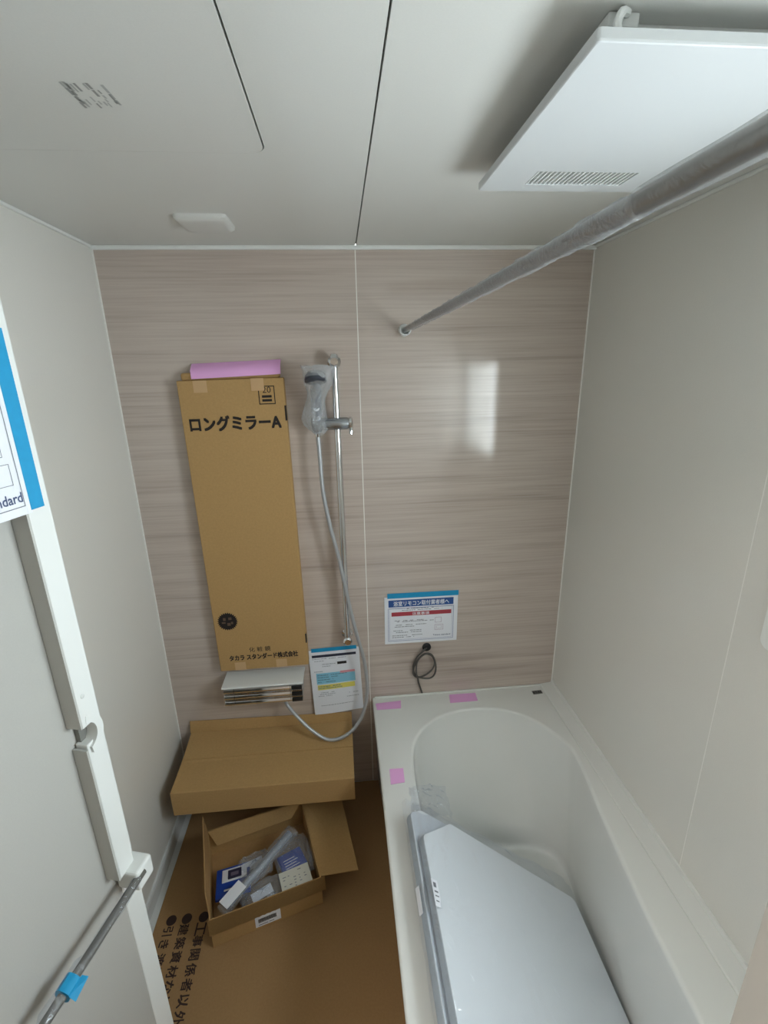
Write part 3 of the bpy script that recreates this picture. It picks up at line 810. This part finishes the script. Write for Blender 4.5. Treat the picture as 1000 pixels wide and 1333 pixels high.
lathe('outlet', [(0.011, 0), (0.012, 0.006), (0.0105, 0.02)], (0.455, 1.54, 0.508), (0, 0, 1), CHROME, mx)

# ------------------------------------------------------------------ notices on the back wall
def paper(name, loc, label, cat):
    return thing(name, loc, label, cat)
# remote-controller notice (landscape), slightly turned
nt_ = paper('installer_notice', (1.02, D, 0.69), 'landscape white notice with blue and red banners on wood-grain wall', 'notice')
a0 = R(-0.3)
NX_ = Vector((math.cos(a0), 0, math.sin(a0))); NZ_ = Vector((-math.sin(a0), 0, math.cos(a0)))
NO = Vector((0.8695, D - 0.002, 0.6935)); NW, NH = 0.298, 0.212
def pl_(name, o, X, Z, u0, v0, u1, v1, th, m, parent):
    return quadplate(name, [o + X * u + Z * v for u, v in ((u0, v0), (u1, v0), (u1, v1), (u0, v1))], th, m, parent, direction=(0, -1, 0))
pl_('sheet', NO, NX_, NZ_, 0, 0, NW, NH, 0.0006, PAPER, nt_)
NP = NO + Vector((0, -0.0006, 0))
pl_('tape', NP, NX_, NZ_, 0.012, NH - 0.006, NW + 0.002, NH + 0.016, 0.0006, CYAN, nt_)
decal('blue_banner', NP, NX_, NZ_, [(0.016, NH - 0.045, NW - 0.018, NH - 0.014)], NAVY, nt_)
decal('red_banner', NP, NX_, NZ_, [(0.028, NH - 0.086, NW - 0.026, NH - 0.068)], REDP, nt_)
text('banner_title', '浴室リモコン取付業者様へ', NP + NX_ * 0.036 + NZ_ * (NH - 0.041), NX_, NZ_, PAPER, nt_, width=0.226, height=0.022, bold=0.03, lift=0.0008)
text('banner_warning', '注意事項', NP + NX_ * 0.112 + NZ_ * (NH - 0.0835), NX_, NZ_, PAPER, nt_, width=0.070, height=0.0125, bold=0.03, lift=0.0008)
decal('print_frame', NP, NX_, NZ_, frame_rects(0.014, 0.012, NW - 0.016, NH - 0.05, 0.0018) + frame_rects(0.020, 0.018, NW - 0.022, NH - 0.052, 0.0008), mat('frame_blue', (130, 140, 176)), nt_)
rn = random.Random(9)
ds = []
for v, u0, u1 in ((NH - 0.055, 0.09, 0.2), (NH - 0.062, 0.07, 0.235), (0.104, 0.04, 0.16), (0.099, 0.04, 0.2), (0.084, 0.045, 0.17), (0.076, 0.04, 0.12), (0.058, 0.035, 0.15), (0.050, 0.045, 0.15), (0.036, 0.03, 0.17), (0.028, 0.03, 0.12)):
    ds += dashes(u0, u1, v, 0.0024, rn)
tag(decal('print_lines', NP, NX_, NZ_, ds, GREYP, nt_), kind='stuff')
decal('print_sketch', NP, NX_, NZ_, frame_rects(0.206, 0.088, 0.232, 0.112, 0.0012) + frame_rects(0.205, 0.054, 0.24, 0.079, 0.0012) + frame_rects(0.212, 0.06, 0.233, 0.073, 0.0008), mat('print_mauve', (170, 140, 160)), nt_)
text('print_maker', 'Takara standard', NP + NX_ * 0.198 + NZ_ * 0.027, NX_, NZ_, mat('slate_ink', (70, 84, 120)), nt_, width=0.072, height=0.007, bold=0.02)
# hand-over sheet by the hose (portrait), curling away from the wall
hsx = paper('instruction_sheet', (0.67, D, 0.39), 'portrait printed sheet with blue and yellow bands hanging below the shower bar', 'notice')
SO = Vector((0.5665, 0, 0.386)); SW, SH = 0.205, 0.302
def sp(u, v, lift=0.0):
    y = D - 0.003 - 0.012 * (1 - v / SH) * (0.5 + 0.5 * math.cos(math.pi * u / SW)) - 0.004 * math.sin(math.pi * u / SW) * (1 - v / SH)
    return Vector((SO.x + u - 0.010 * (v / SH), y - lift, SO.z + v + 0.006 * (u / SW)))
def spatch(name, rects, m, lift, nu=10, nv=4):
    bm = bmesh.new()
    for u0, v0, u1, v1 in rects:
        a_ = nu if u1 - u0 > 0.03 else 2; b_ = nv if v1 - v0 > 0.05 else 1
        g = [[bm.verts.new(sp(u0 + (u1 - u0) * i / a_, v0 + (v1 - v0) * j / b_, lift)) for i in range(a_ + 1)] for j in range(b_ + 1)]
        for j in range(b_):
            for i in range(a_): bm.faces.new((g[j][i], g[j][i + 1], g[j + 1][i + 1], g[j + 1][i]))
    return finish(name, bm, m, hsx, smooth=True)
spatch('sheet', [(0, 0, SW, SH)], PAPER, 0, 16, 16)
L = 0.0012
spatch('tape', [(0.012, SH - 0.009, SW - 0.010, SH + 0.008)], CYAN, L)
spatch('title_bar', [(0.012, SH - 0.034, SW - 0.014, SH - 0.0225)], mat('title_dark', (42, 46, 66)), L)
spatch('name_bar', [(0.112, SH - 0.072, 0.150, SH - 0.060)], INK, L)
spatch('blue_band', [(0.022, SH - 0.158, SW - 0.024, SH - 0.107)], LBLUE, L)
spatch('rose_band', [(0.12, SH - 0.114, SW - 0.024, SH - 0.104)], ROSEP, 0.0016)
spatch('yellow_band', [(0.024, SH - 0.185, SW - 0.028, SH - 0.162)], YELP, L)
rn = random.Random(13); ds = []
for v, u0, u1 in ((SH - 0.042, 0.012, 0.07), (SH - 0.043, 0.08, 0.15), (SH - 0.052, 0.02, 0.06), (SH - 0.068, 0.05, 0.105), (SH - 0.078, 0.05, 0.085), (SH - 0.1, 0.015, 0.05), (SH - 0.2, 0.022, 0.1), (SH - 0.208, 0.022, 0.095), (SH - 0.216, 0.022, 0.08), (SH - 0.214, 0.15, 0.19), (SH - 0.232, 0.14, 0.19), (SH - 0.262, 0.03, 0.18)):
    ds += dashes(u0, u1, v, 0.003, rn)
tag(spatch('print_lines', ds, LGREYP, L), kind='stuff')
ds = []
for v in (SH - 0.118, SH - 0.128, SH - 0.139, SH - 0.15, SH - 0.171, SH - 0.179): ds += dashes(0.026, 0.15 - rn.uniform(0, 0.06), v, 0.003, rn)
tag(spatch('band_lines', ds, mat('band_ink', (96, 130, 150)), 0.0018), kind='stuff')

# ------------------------------------------------------------------ controller cable coil
wc = thing('cable_coil', (1.03, D, 0.45), 'thin dark grey cable coiled and hanging from a black wall grommet', 'cable')
lathe('grommet', [(0.018, 0), (0.018, 0.006), (0.012, 0.010)], (1.042, D - 0.0005, 0.668), (0, -1, 0), RUBBER, wc)
cp = [(1.042, 1.592, 0.668), (1.02, 1.582, 0.655), (0.998, 1.584, 0.628), (0.984, 1.586, 0.585), (0.992, 1.586, 0.545), (1.02, 1.585, 0.528), (1.055, 1.585, 0.524), (1.075, 1.584, 0.545), (1.078, 1.583, 0.59), (1.064, 1.581, 0.635),
      (1.038, 1.578, 0.650), (1.008, 1.579, 0.630), (0.988, 1.581, 0.59), (0.984, 1.582, 0.552), (1.004, 1.582, 0.535), (1.035, 1.580, 0.545), (1.063, 1.580, 0.570), (1.073, 1.579, 0.605), (1.06, 1.577, 0.638), (1.03, 1.576, 0.648), (1.0, 1.577, 0.615),
      (0.996, 1.578, 0.560), (1.003, 1.584, 0.53), (1.008, 1.590, 0.50), (1.018, 1.592, 0.465), (1.023, 1.592, 0.448)]
tube('cable', catmull(cp, 6), 0.0036, WIRE, wc, seg=8)

# ------------------------------------------------------------------ carton over the counter
cc = thing('counter_carton', (0.385, D, 0.228), 'wide low brown cardboard carton below the mixer tap against the back wall', 'carton')
bm = bmesh.new()
x0, x1 = 0.060, 0.7195
prof = [(1.300, 0.232), (1.300, 0.3315), (1.302, 0.3335), (1.44, 0.330), (1.448, 0.3315), (1.580, 0.343), (1.584, 0.344), (1.584, 0.232)]
a = [bm.verts.new((x0 + (0.0 if y < 1.4 else -0.004), y, z + 0.002)) for y, z in prof]
b = [bm.verts.new((x1, y, z - 0.003)) for y, z in prof]
bm.faces.new(a); bm.faces.new(b[::-1])
for i in range(len(prof)): bm.faces.new((a[i], b[i], b[(i + 1) % len(prof)], a[(i + 1) % len(prof)]))
finish('box', bm, CARD, cc)
quadplate('back_flap', [(0.052, 1.584, 0.345), (0.7195, 1.584, 0.340), (0.7195, 1.5965, 0.378), (0.052, 1.5965, 0.396)], 0.003, CARD, cc)
quadplate('top_flap', [(0.058, 1.452, 0.3335), (0.7190, 1.452, 0.3285), (0.7190, 1.580, 0.3415), (0.056, 1.580, 0.3475)], 0.003, CARD, cc)

# ------------------------------------------------------------------ open parts carton on the floor
BA = R(15.5)
pc = thing('parts_carton', (0.243, 1.006, 0.0), 'small open cardboard box of plumbing parts on the floor sheet', 'carton', rot=(0, 0, BA), world=False)
bw, bd, bh, T = 0.362, 0.325, 0.122, 0.004
box('bottom', (0, 0, 0.0006), (bw, bd, 0.004), CARD_IN, pc)
box('front_wall', (0, 0, 0.004), (bw, T, bh), CARD, pc)
box('back_wall', (0, bd - T, 0.004), (bw, bd, bh), CARD, pc)
box('side_wall', (0, T, 0.004), (T, bd - T, bh), CARD, pc)
box('side_wall', (bw - T, T, 0.004), (bw, bd - T, bh), CARD, pc)
# front flap, folded down outside, with a perforated zigzag edge
bm = bmesh.new()
edge = []
nz = 44
for i in range(nz + 1):
    u = -0.004 + (bw + 0.016) * i / nz
    edge.append((u, 0.066 + 0.004 * i / nz + (0.0022 if i % 2 else 0)))
tops = [(u, bh + 0.002) for u, _ in edge]
def fl(u, z):
    k = (bh + 0.002 - z) / 0.06
    return Vector((u, -0.0035 - 0.006 * k, z + 0.004 * (1 - k)))
va = [bm.verts.new(fl(u, z)) for u, z in tops]; vm = [bm.verts.new(fl(u, (bh + 0.002 + z) / 2)) for u, z in edge]; vb = [bm.verts.new(fl(u, z)) for u, z in edge]
for i in range(nz):
    bm.faces.new((va[i], va[i + 1], vm[i + 1], vm[i])); bm.faces.new((vm[i], vm[i + 1], vb[i + 1], vb[i]))
r = bmesh.ops.solidify(bm, geom=bm.faces[:], thickness=0.0025)
ff = finish('front_flap', bm, CARD, pc)
quadplate('label_sticker', [(0.135, -0.0008, 0.012), (0.218, -0.0008, 0.012), (0.218, -0.0008, 0.058), (0.135, -0.0008, 0.058)], 0.0006, PAPER, pc, direction=(0, -1, 0))
decal('label_barcode', (0.145, -0.0018, 0.030), (1, 0, 0), (0, 0, 1), [(0.0015 * i, 0, 0.0015 * i + (0.0010 if i % 3 else 0.0005), 0.018) for i in range(40)], INK, pc)
decal('label_barcode', (0.145, -0.0018, 0.019), (1, 0, 0), (0, 0, 1), [(0, 0, 0.03, 0.003), (0.034, 0, 0.05, 0.003)], GREYP, pc)
# right flap laid out sideways, left flap upright, back flap turned inside
quadplate('side_flap', [(bw, 0.004, bh), (bw + 0.128, -0.012, bh - 0.016), (bw + 0.150, bd - 0.055, bh - 0.010), (bw, bd - 0.002, bh)], 0.003, CARD, pc)
quadplate('side_flap', [(0.002, 0.006, bh), (0.002, bd - 0.01, bh), (-0.004, bd - 0.02, bh + 0.095), (-0.004, 0.05, bh + 0.06)], 0.003, CARD_IN, pc)
quadplate('inner_flap', [(0.004, bd - 0.006, bh), (bw - 0.006, bd - 0.006, bh), (bw - 0.05, bd - 0.022, bh - 0.050), (0.03, bd - 0.026, bh - 0.056)], 0.003, CARD, pc)
MB = Matrix.Translation((0.243, 1.006, 0)) @ Matrix.Rotation(BA, 4, 'Z')
MBI = MB.inverted()

# contents, each its own thing (world coordinates)
def bag_shape(name, c, rx, ry, rz, rotz, m, parent, seed, nu=26, nv=14, rough=0.16):
    rn = random.Random(seed); bm = bmesh.new()
    q = Matrix.Translation(c) @ Matrix.Rotation(rotz, 4, 'Z')
    rows = []
    for j in range(nv + 1):
        th = math.pi * (j + 0.02) / (nv + 0.04); row = []
        for i in range(nu):
            ph = 2 * math.pi * i / nu
            s = 1 + rn.uniform(-rough, rough)
            cx_ = math.copysign(abs(math.cos(ph)) ** 0.6, math.cos(ph)); sy_ = math.copysign(abs(math.sin(ph)) ** 0.6, math.sin(ph))
            st = math.sin(th) ** 0.6
            row.append(bm.verts.new(q @ Vector((rx * cx_ * st * s, ry * sy_ * st * s, rz * math.cos(th) * (1 + rn.uniform(-rough, rough))))))
        rows.append(row)
    for j in range(nv):
        for i in range(nu):
            l = (i + 1) % nu; bm.faces.new((rows[j][i], rows[j][l], rows[j + 1][l], rows[j + 1][i]))
    bm.faces.new(rows[0][::-1]); bm.faces.new(rows[-1])
    return finish(name, bm, m, parent)

# long bagged tube lying diagonally
ta, tb = Vector((0.282, 1.060, 0.098)), Vector((0.468, 1.285, 0.112))
bt = thing('bagged_pipe', tuple((ta + tb) / 2), 'long pipe in a crinkled clear bag lying diagonally across the open parts carton', 'pipe')
d_ = (tb - ta).normalized()
tube('pipe', [ta + (tb - ta) * (i / 12) for i in range(13)], 0.013, mat('pipe_grey', (150, 158, 168), rough=0.3, metal=0.3), bt, seg=14)
bm = bmesh.new(); rn = random.Random(31)
sx_ = d_.cross(Vector((0, 0, 1))).normalized(); prev = None
for i in range(31):
    t = -0.06 + 1.13 * i / 30; p = ta + (tb - ta) * t
    ring = []
    for k in range(16):
        a_ = 2 * math.pi * k / 16
        ww = 0.024 + rn.uniform(-0.003, 0.003); hh = (0.0175 if 0 < t < 1 else 0.007) + rn.uniform(-0.0015, 0.002)
        ring.append(bm.verts.new(p + sx_ * ww * math.cos(a_) + Vector((0, 0, 1)) * hh * math.sin(a_)))
    if prev:
        for k in range(16):
            l = (k + 1) % 16; bm.faces.new((prev[k], prev[l], ring[l], ring[k]))
    prev = ring
finish('clear_bag', bm, BAGF, bt)
quadplate('white_label', [ta + sx_ * 0.020 + Vector((0, 0, 0.019)) - d_ * 0.01, ta - sx_ * 0.020 + Vector((0, 0, 0.019)) - d_ * 0.01, ta - sx_ * 0.020 + Vector((0, 0, 0.019)) + d_ * 0.07, ta + sx_ * 0.020 + Vector((0, 0, 0.019)) + d_ * 0.07], 0.0006, PAPER, bt)
# blue blister pack
bp = thing('blue_package', (0.285, 1.16, 0.07), 'flat blue retail package with a white picture panel in the parts carton', 'package')
q = Matrix.Translation((0.283, 1.158, 0.074)) @ Matrix.Rotation(R(12), 4, 'Z') @ Matrix.Rotation(R(-12), 4, 'X')
bm = bmesh.new(); add_box(bm, (-0.058, -0.062, -0.006), (0.058, 0.062, 0.006), 0.003, 2, q); finish('card', bm, BLUE, bp)
bm = bmesh.new(); add_box(bm, (-0.038, -0.005, 0.006), (0.046, 0.050, 0.009), 0.002, 2, q); finish('white_panel', bm, PAPER, bp)
bm = bmesh.new(); add_box(bm, (-0.018, 0.002, 0.009), (0.028, 0.040, 0.0115), 0.002, 2, q); finish('picture', bm, mat('pack_picture', (44, 44, 70), rough=0.4), bp)
bm = bmesh.new(); add_box(bm, (-0.008, 0.012, 0.0115), (0.018, 0.026, 0.0125), 0.0, 2, q); finish('picture_item', bm, mat('pack_item', (120, 110, 130), rough=0.4), bp)
bm = bmesh.new(); add_box(bm, (-0.030, -0.040, 0.006), (-0.004, -0.033, 0.0068), 0.0, 2, q); finish('print_line', bm, PAPER, bp)
# blue bagged part
bb = thing('blue_bagged_part', (0.475, 1.205, 0.05), 'blue part in a clear bag under the pipe in the parts carton', 'bagged part')
q = Matrix.Translation((0.482, 1.205, 0.070)) @ Matrix.Rotation(R(25), 4, 'Z') @ Matrix.Rotation(R(-10), 4, 'X')
bm = bmesh.new(); add_box(bm, (-0.045, -0.045, -0.010), (0.045, 0.045, 0.010), 0.006, 3, q); finish('blue_card', bm, BLUE, bb)
for k in range(4):
    bm = bmesh.new(); add_box(bm, (-0.03, -0.028 + 0.012 * k, 0.010), (0.02 - 0.008 * (k % 2), -0.0255 + 0.012 * k, 0.0106), 0.0, 2, q); finish('print_line', bm, PAPER, bb)
bag_shape('clear_bag', (0.484, 1.225, 0.066), 0.062, 0.085, 0.030, R(20), BAGF, bb, 5)
# white instruction bag
wi = thing('instruction_bag', (0.50, 1.125, 0.09), 'white printed instruction leaflet in a clear bag at the front of the parts carton', 'leaflet')
q = Matrix.Translation((0.502, 1.128, 0.098)) @ Matrix.Rotation(R(18), 4, 'Z') @ Matrix.Rotation(R(-6), 4, 'X')
bm = bmesh.new(); add_box(bm, (-0.052, -0.040, -0.002), (0.052, 0.040, 0.002), 0.001, 1, q); finish('leaflet', bm, mat('leaflet_paper', (214, 212, 200), rough=0.6), wi)
rn = random.Random(2); bm = bmesh.new()
for j in range(6):
    for i in range(5):
        if rn.random() < 0.7:
            u = -0.042 + 0.018 * i; v = -0.030 + 0.011 * j; w = rn.uniform(0.004, 0.012)
            bm.faces.new([bm.verts.new(q @ Vector((a_, b_, 0.0028))) for a_, b_ in ((u, v), (u + w, v), (u + w, v + 0.003), (u, v + 0.003))])
finish('print_lines', bm, GREYP, wi, kind='stuff')
# small clear bags of fittings
for c_, rx, ry, rz, rz_, sd, lb in (((0.395, 1.105, 0.062), 0.070, 0.042, 0.034, 0.5, 8, 'crumpled clear bag of small fittings beside the pipe end in the parts carton'),
                                   ((0.345, 1.215, 0.055), 0.060, 0.045, 0.030, 0.4, 9, 'crumpled clear bag behind the blue package in the parts carton')):
    t = thing('fittings_bag', (c_[0], c_[1], c_[2] - rz), lb, 'bag of fittings', 'bags of fittings in the parts carton')
    bag_shape('clear_bag', c_, rx, ry, rz, rz_, BAGF, t, sd)
    for k in range(3):
        a_ = rz_ + k * 2.1
        lathe('fitting', [(0.010, -0.012), (0.013, -0.010), (0.013, 0.0), (0.009, 0.004), (0.009, 0.012)], (c_[0] + 0.026 * math.cos(a_), c_[1] + 0.016 * math.sin(a_), c_[2] - 0.012), (math.cos(a_), math.sin(a_), 0.5), CHROME if k else PAPER, t, seg=14)
    bm = bmesh.new(); q = Matrix.Translation((c_[0], c_[1], c_[2] + rz * 0.55)) @ Matrix.Rotation(rz_, 4, 'Z')
    add_box(bm, (-0.04, -0.016, -0.001), (0.03, 0.016, 0.001), 0, 1, q); finish('paper_slip', bm, PAPER, t)

# ------------------------------------------------------------------ drying pole wrapped in film
RX, RZ = 0.962, 1.897
dp = thing('drying_pole', (RX, 0.8, RZ), 'steel drying pole wrapped in clear plastic film spanning below the ceiling', 'pole')
tube('pole', [(RX, 0.004, RZ - 0.001), (RX, 0.8, RZ - 0.0005), (RX - 0.004, 1.575, RZ)], 0.0085, STEEL, dp, seg=24)
lathe('end_plug', [(0.0088, 0.0), (0.0088, 0.012), (0.006, 0.014)], (RX - 0.004, 1.572, RZ), (0, 1, 0), WHITE, dp)
bm = bmesh.new(); rn = random.Random(41); N = 150; prev = None
seg = 26
amp = [rn.uniform(-1, 1) for _ in range(N + 1)]
for i in range(N + 1):
    t = i / N; y = 0.30 + (1.45 - 0.30) * t
    ring = []
    for k in range(seg):
        a_ = 2 * math.pi * k / seg
        rr = 0.0096 + 0.0007 * math.sin(a_ * 2 + i * 0.35) + 0.0007 * math.sin(i * 0.9 + a_ * 5) + 0.0006 * amp[i] + (0.0016 * max(0, math.cos(a_ - 5.2)))
        ring.append(bm.verts.new((RX - 0.002 * t + rr * math.cos(a_), y + 0.002 * math.sin(a_ + i), RZ - 0.0008 * (1 - t) + rr * math.sin(a_))))
    if prev:
        for k in range(seg):
            l = (k + 1) % seg; bm.faces.new((prev[k], prev[l], ring[l], ring[k]))
    prev = ring
finish('film_wrap', bm, film('pole_wrap', 0.66, rough=0.18, haze=0.35, bump=0.6, bscale=70), dp, smooth=True)
bm = bmesh.new()
add_tube(bm, [(RX, 0.006 + 0.30 * i / 16, RZ - 0.001) for i in range(17)], lambda i, a: 0.0106 + 0.0004 * math.sin(a * 3 + i), 26, False)
finish('outer_sleeve', bm, film('pole_sleeve', 0.74, rough=0.25, tint=(0.82, 0.82, 0.82), haze=0.4, bump=0.2, bscale=30), dp, smooth=True)
for nm, yw, s in (('pole_socket', D - 0.0005, -1), ('pole_socket', 0.0005, 1)):
    lb = 'white plastic pole socket on the wood-grain back wall' if s < 0 else 'white plastic pole socket on the wall beside the doorway'
    so = thing(nm, (RX, yw, RZ - 0.02), lb, 'pole socket')
    rz_ = RZ; xx = RX - (0.004 if s < 0 else 0)
    lathe('wall_plate', [(0.020, 0), (0.020, 0.003), (0.018, 0.005)], (xx, yw, rz_), (0, s, 0), WHITE, so)
    bm = bmesh.new(); prev = None
    for i in range(21):
        a_ = R(140 + 260 * i / 20)
        ring = [bm.verts.new((xx + rr * math.cos(a_), yw + s * yy, rz_ + rr * math.sin(a_))) for rr, yy in ((0.0150, 0.003), (0.0195, 0.003), (0.0195, 0.034), (0.0150, 0.034))]
        if prev:
            for k in range(4): bm.faces.new((prev[k], prev[(k + 1) % 4], ring[(k + 1) % 4], ring[k]))
        else: bm.faces.new(ring)
        prev = ring
    bm.faces.new(prev[::-1])
    finish('open_cup', bm, WHITE, so, smooth='auto')

# ------------------------------------------------------------------ ceiling ventilation unit, cover hanging low
vt = thing('ventilation_cover', (1.237, 0.731, 2.105), 'square white bathroom ventilation heater cover with small grille hanging under the ceiling', 'vent cover')
VX0, VX1, VY0, VY1, VZ = 1.018, 1.462, 0.513, 0.957, 2.105
GX0, GX1, GY0, GY1 = 1.097, 1.285, 0.858, 0.922
bm = bmesh.new()
def ring_at(inset, z, r): return [(u, v, z) for u, v in rrect(VX0 + inset, VY0 + inset, VX1 - inset, VY1 - inset, r, 5)]
oo = rrect(VX0 + 0.002, VY0 + 0.002, VX1 - 0.002, VY1 - 0.002, 0.003, 5)
hole = [(GX0, GY0), (GX1, GY0), (GX1, GY1), (GX0, GY1)]
edges = []
lo_ = [bm.verts.new((u, v, VZ)) for u, v in oo]
hv = [bm.verts.new((u, v, VZ)) for u, v in hole]
edges = [bm.edges.new((lo_[i], lo_[(i + 1) % len(lo_)])) for i in range(len(lo_))] + [bm.edges.new((hv[i], hv[(i + 1) % 4])) for i in range(4)]
bmesh.ops.triangle_fill(bm, use_beauty=True, use_dissolve=False, edges=edges)
prev = lo_
for ins, z in ((0.0006, VZ + 0.0008), (0.0, VZ + 0.003), (0.0, VZ + 0.0125)):
    cur = [bm.verts.new(q) for q in ring_at(ins, z, 0.004)]
    for i in range(len(cur)):
        l = (i + 1) % len(cur); bm.faces.new((prev[i], prev[l], cur[l], cur[i]))
    prev = cur
bm.faces.new(prev)
ht = [bm.verts.new((u, v, VZ + 0.0118)) for u, v in hole]
for i in range(4):
    l = (i + 1) % 4; bm.faces.new((hv[i], hv[l], ht[l], ht[i]))
finish('cover_panel', bm, mat('vent_white', (208, 211, 212), rough=0.4), vt)
box('grille_back', (GX0, GY0, VZ + 0.0105), (GX1, GY1, VZ + 0.0116), mat('grille_dark', (120, 116, 108), rough=0.7), vt)
nsl = 22
for k in range(nsl):
    x = GX0 + (GX1 - GX0) * (k + 0.5) / nsl
    box('grille_slat', (x - 0.0014, GY0, VZ + 0.001), (x + 0.0014, GY1, VZ + 0.0103), WHITE, vt)
for k in range(1, 3):
    y = GY0 + (GY1 - GY0) * k / 3
    box('grille_bar', (GX0, y - 0.0012, VZ + 0.004), (GX1, y + 0.0012, VZ + 0.010), WHITE, vt)
hb = thing('ventilation_unit', (1.24, 0.73, H - 0.03), 'white recessed ventilation unit frame in the ceiling behind its hanging cover', 'ventilation unit')
bm = bmesh.new()
plate_holes(bm, [(1.06, 0.565), (1.42, 0.565), (1.42, 0.90), (1.06, 0.90)], [[(1.08, 0.585), (1.40, 0.585), (1.40, 0.88), (1.08, 0.88)]], lambda u, v, d: Vector((u, v, H - 0.008 + d)), 0.0078)
finish('unit_frame', bm, WHITE, hb)
box('dark_opening', (1.08, 0.585, H - 0.004), (1.40, 0.88, H - 0.0005), GAP, hb)
for x in (1.05, 1.40):
    bm = bmesh.new()
    pts = catmull([(x, 0.530, VZ + 0.013), (x - 0.004, 0.528, VZ + 0.024), (x + 0.002, 0.532, VZ + 0.036), (x + 0.012, 0.540, VZ + 0.040), (x + 0.014, 0.546, H - 0.0005)], 4)
    add_tube(bm, pts, 0.0045, 8); finish('hanging_hook', bm, WHITE, hb, smooth='auto')
    box('hook_plate', (x - 0.006, 0.545, H - 0.014), (x + 0.03, 0.57, H - 0.0005), WHITE, hb, bevel=0.002)

# ------------------------------------------------------------------ small ceiling plate
bm = bmesh.new()
levels_ = [(0.0, H - 0.0003, 0.012), (0.001, H - 0.008, 0.012), (0.006, H - 0.013, 0.014), (0.016, H - 0.015, 0.016), (0.05, H - 0.0135, 0.01)]
prev = None
for ins, z, r_ in levels_:
    cur = [bm.verts.new((u, v, z)) for u, v in rrect(0.342 + ins, 1.272 + ins, 0.472 - ins, 1.398 - ins, r_, 6)]
    if prev:
        for i in range(len(cur)):
            l = (i + 1) % len(cur); bm.faces.new((prev[i], prev[l], cur[l], cur[i]))
    else: bm.faces.new(cur)
    prev = cur
bm.faces.new(prev[::-1])
o = finish('ceiling_plate', bm, CEIL, None, smooth='auto')
tag(o, 'small square white cover plate on the ceiling near the back wall', 'cover plate')
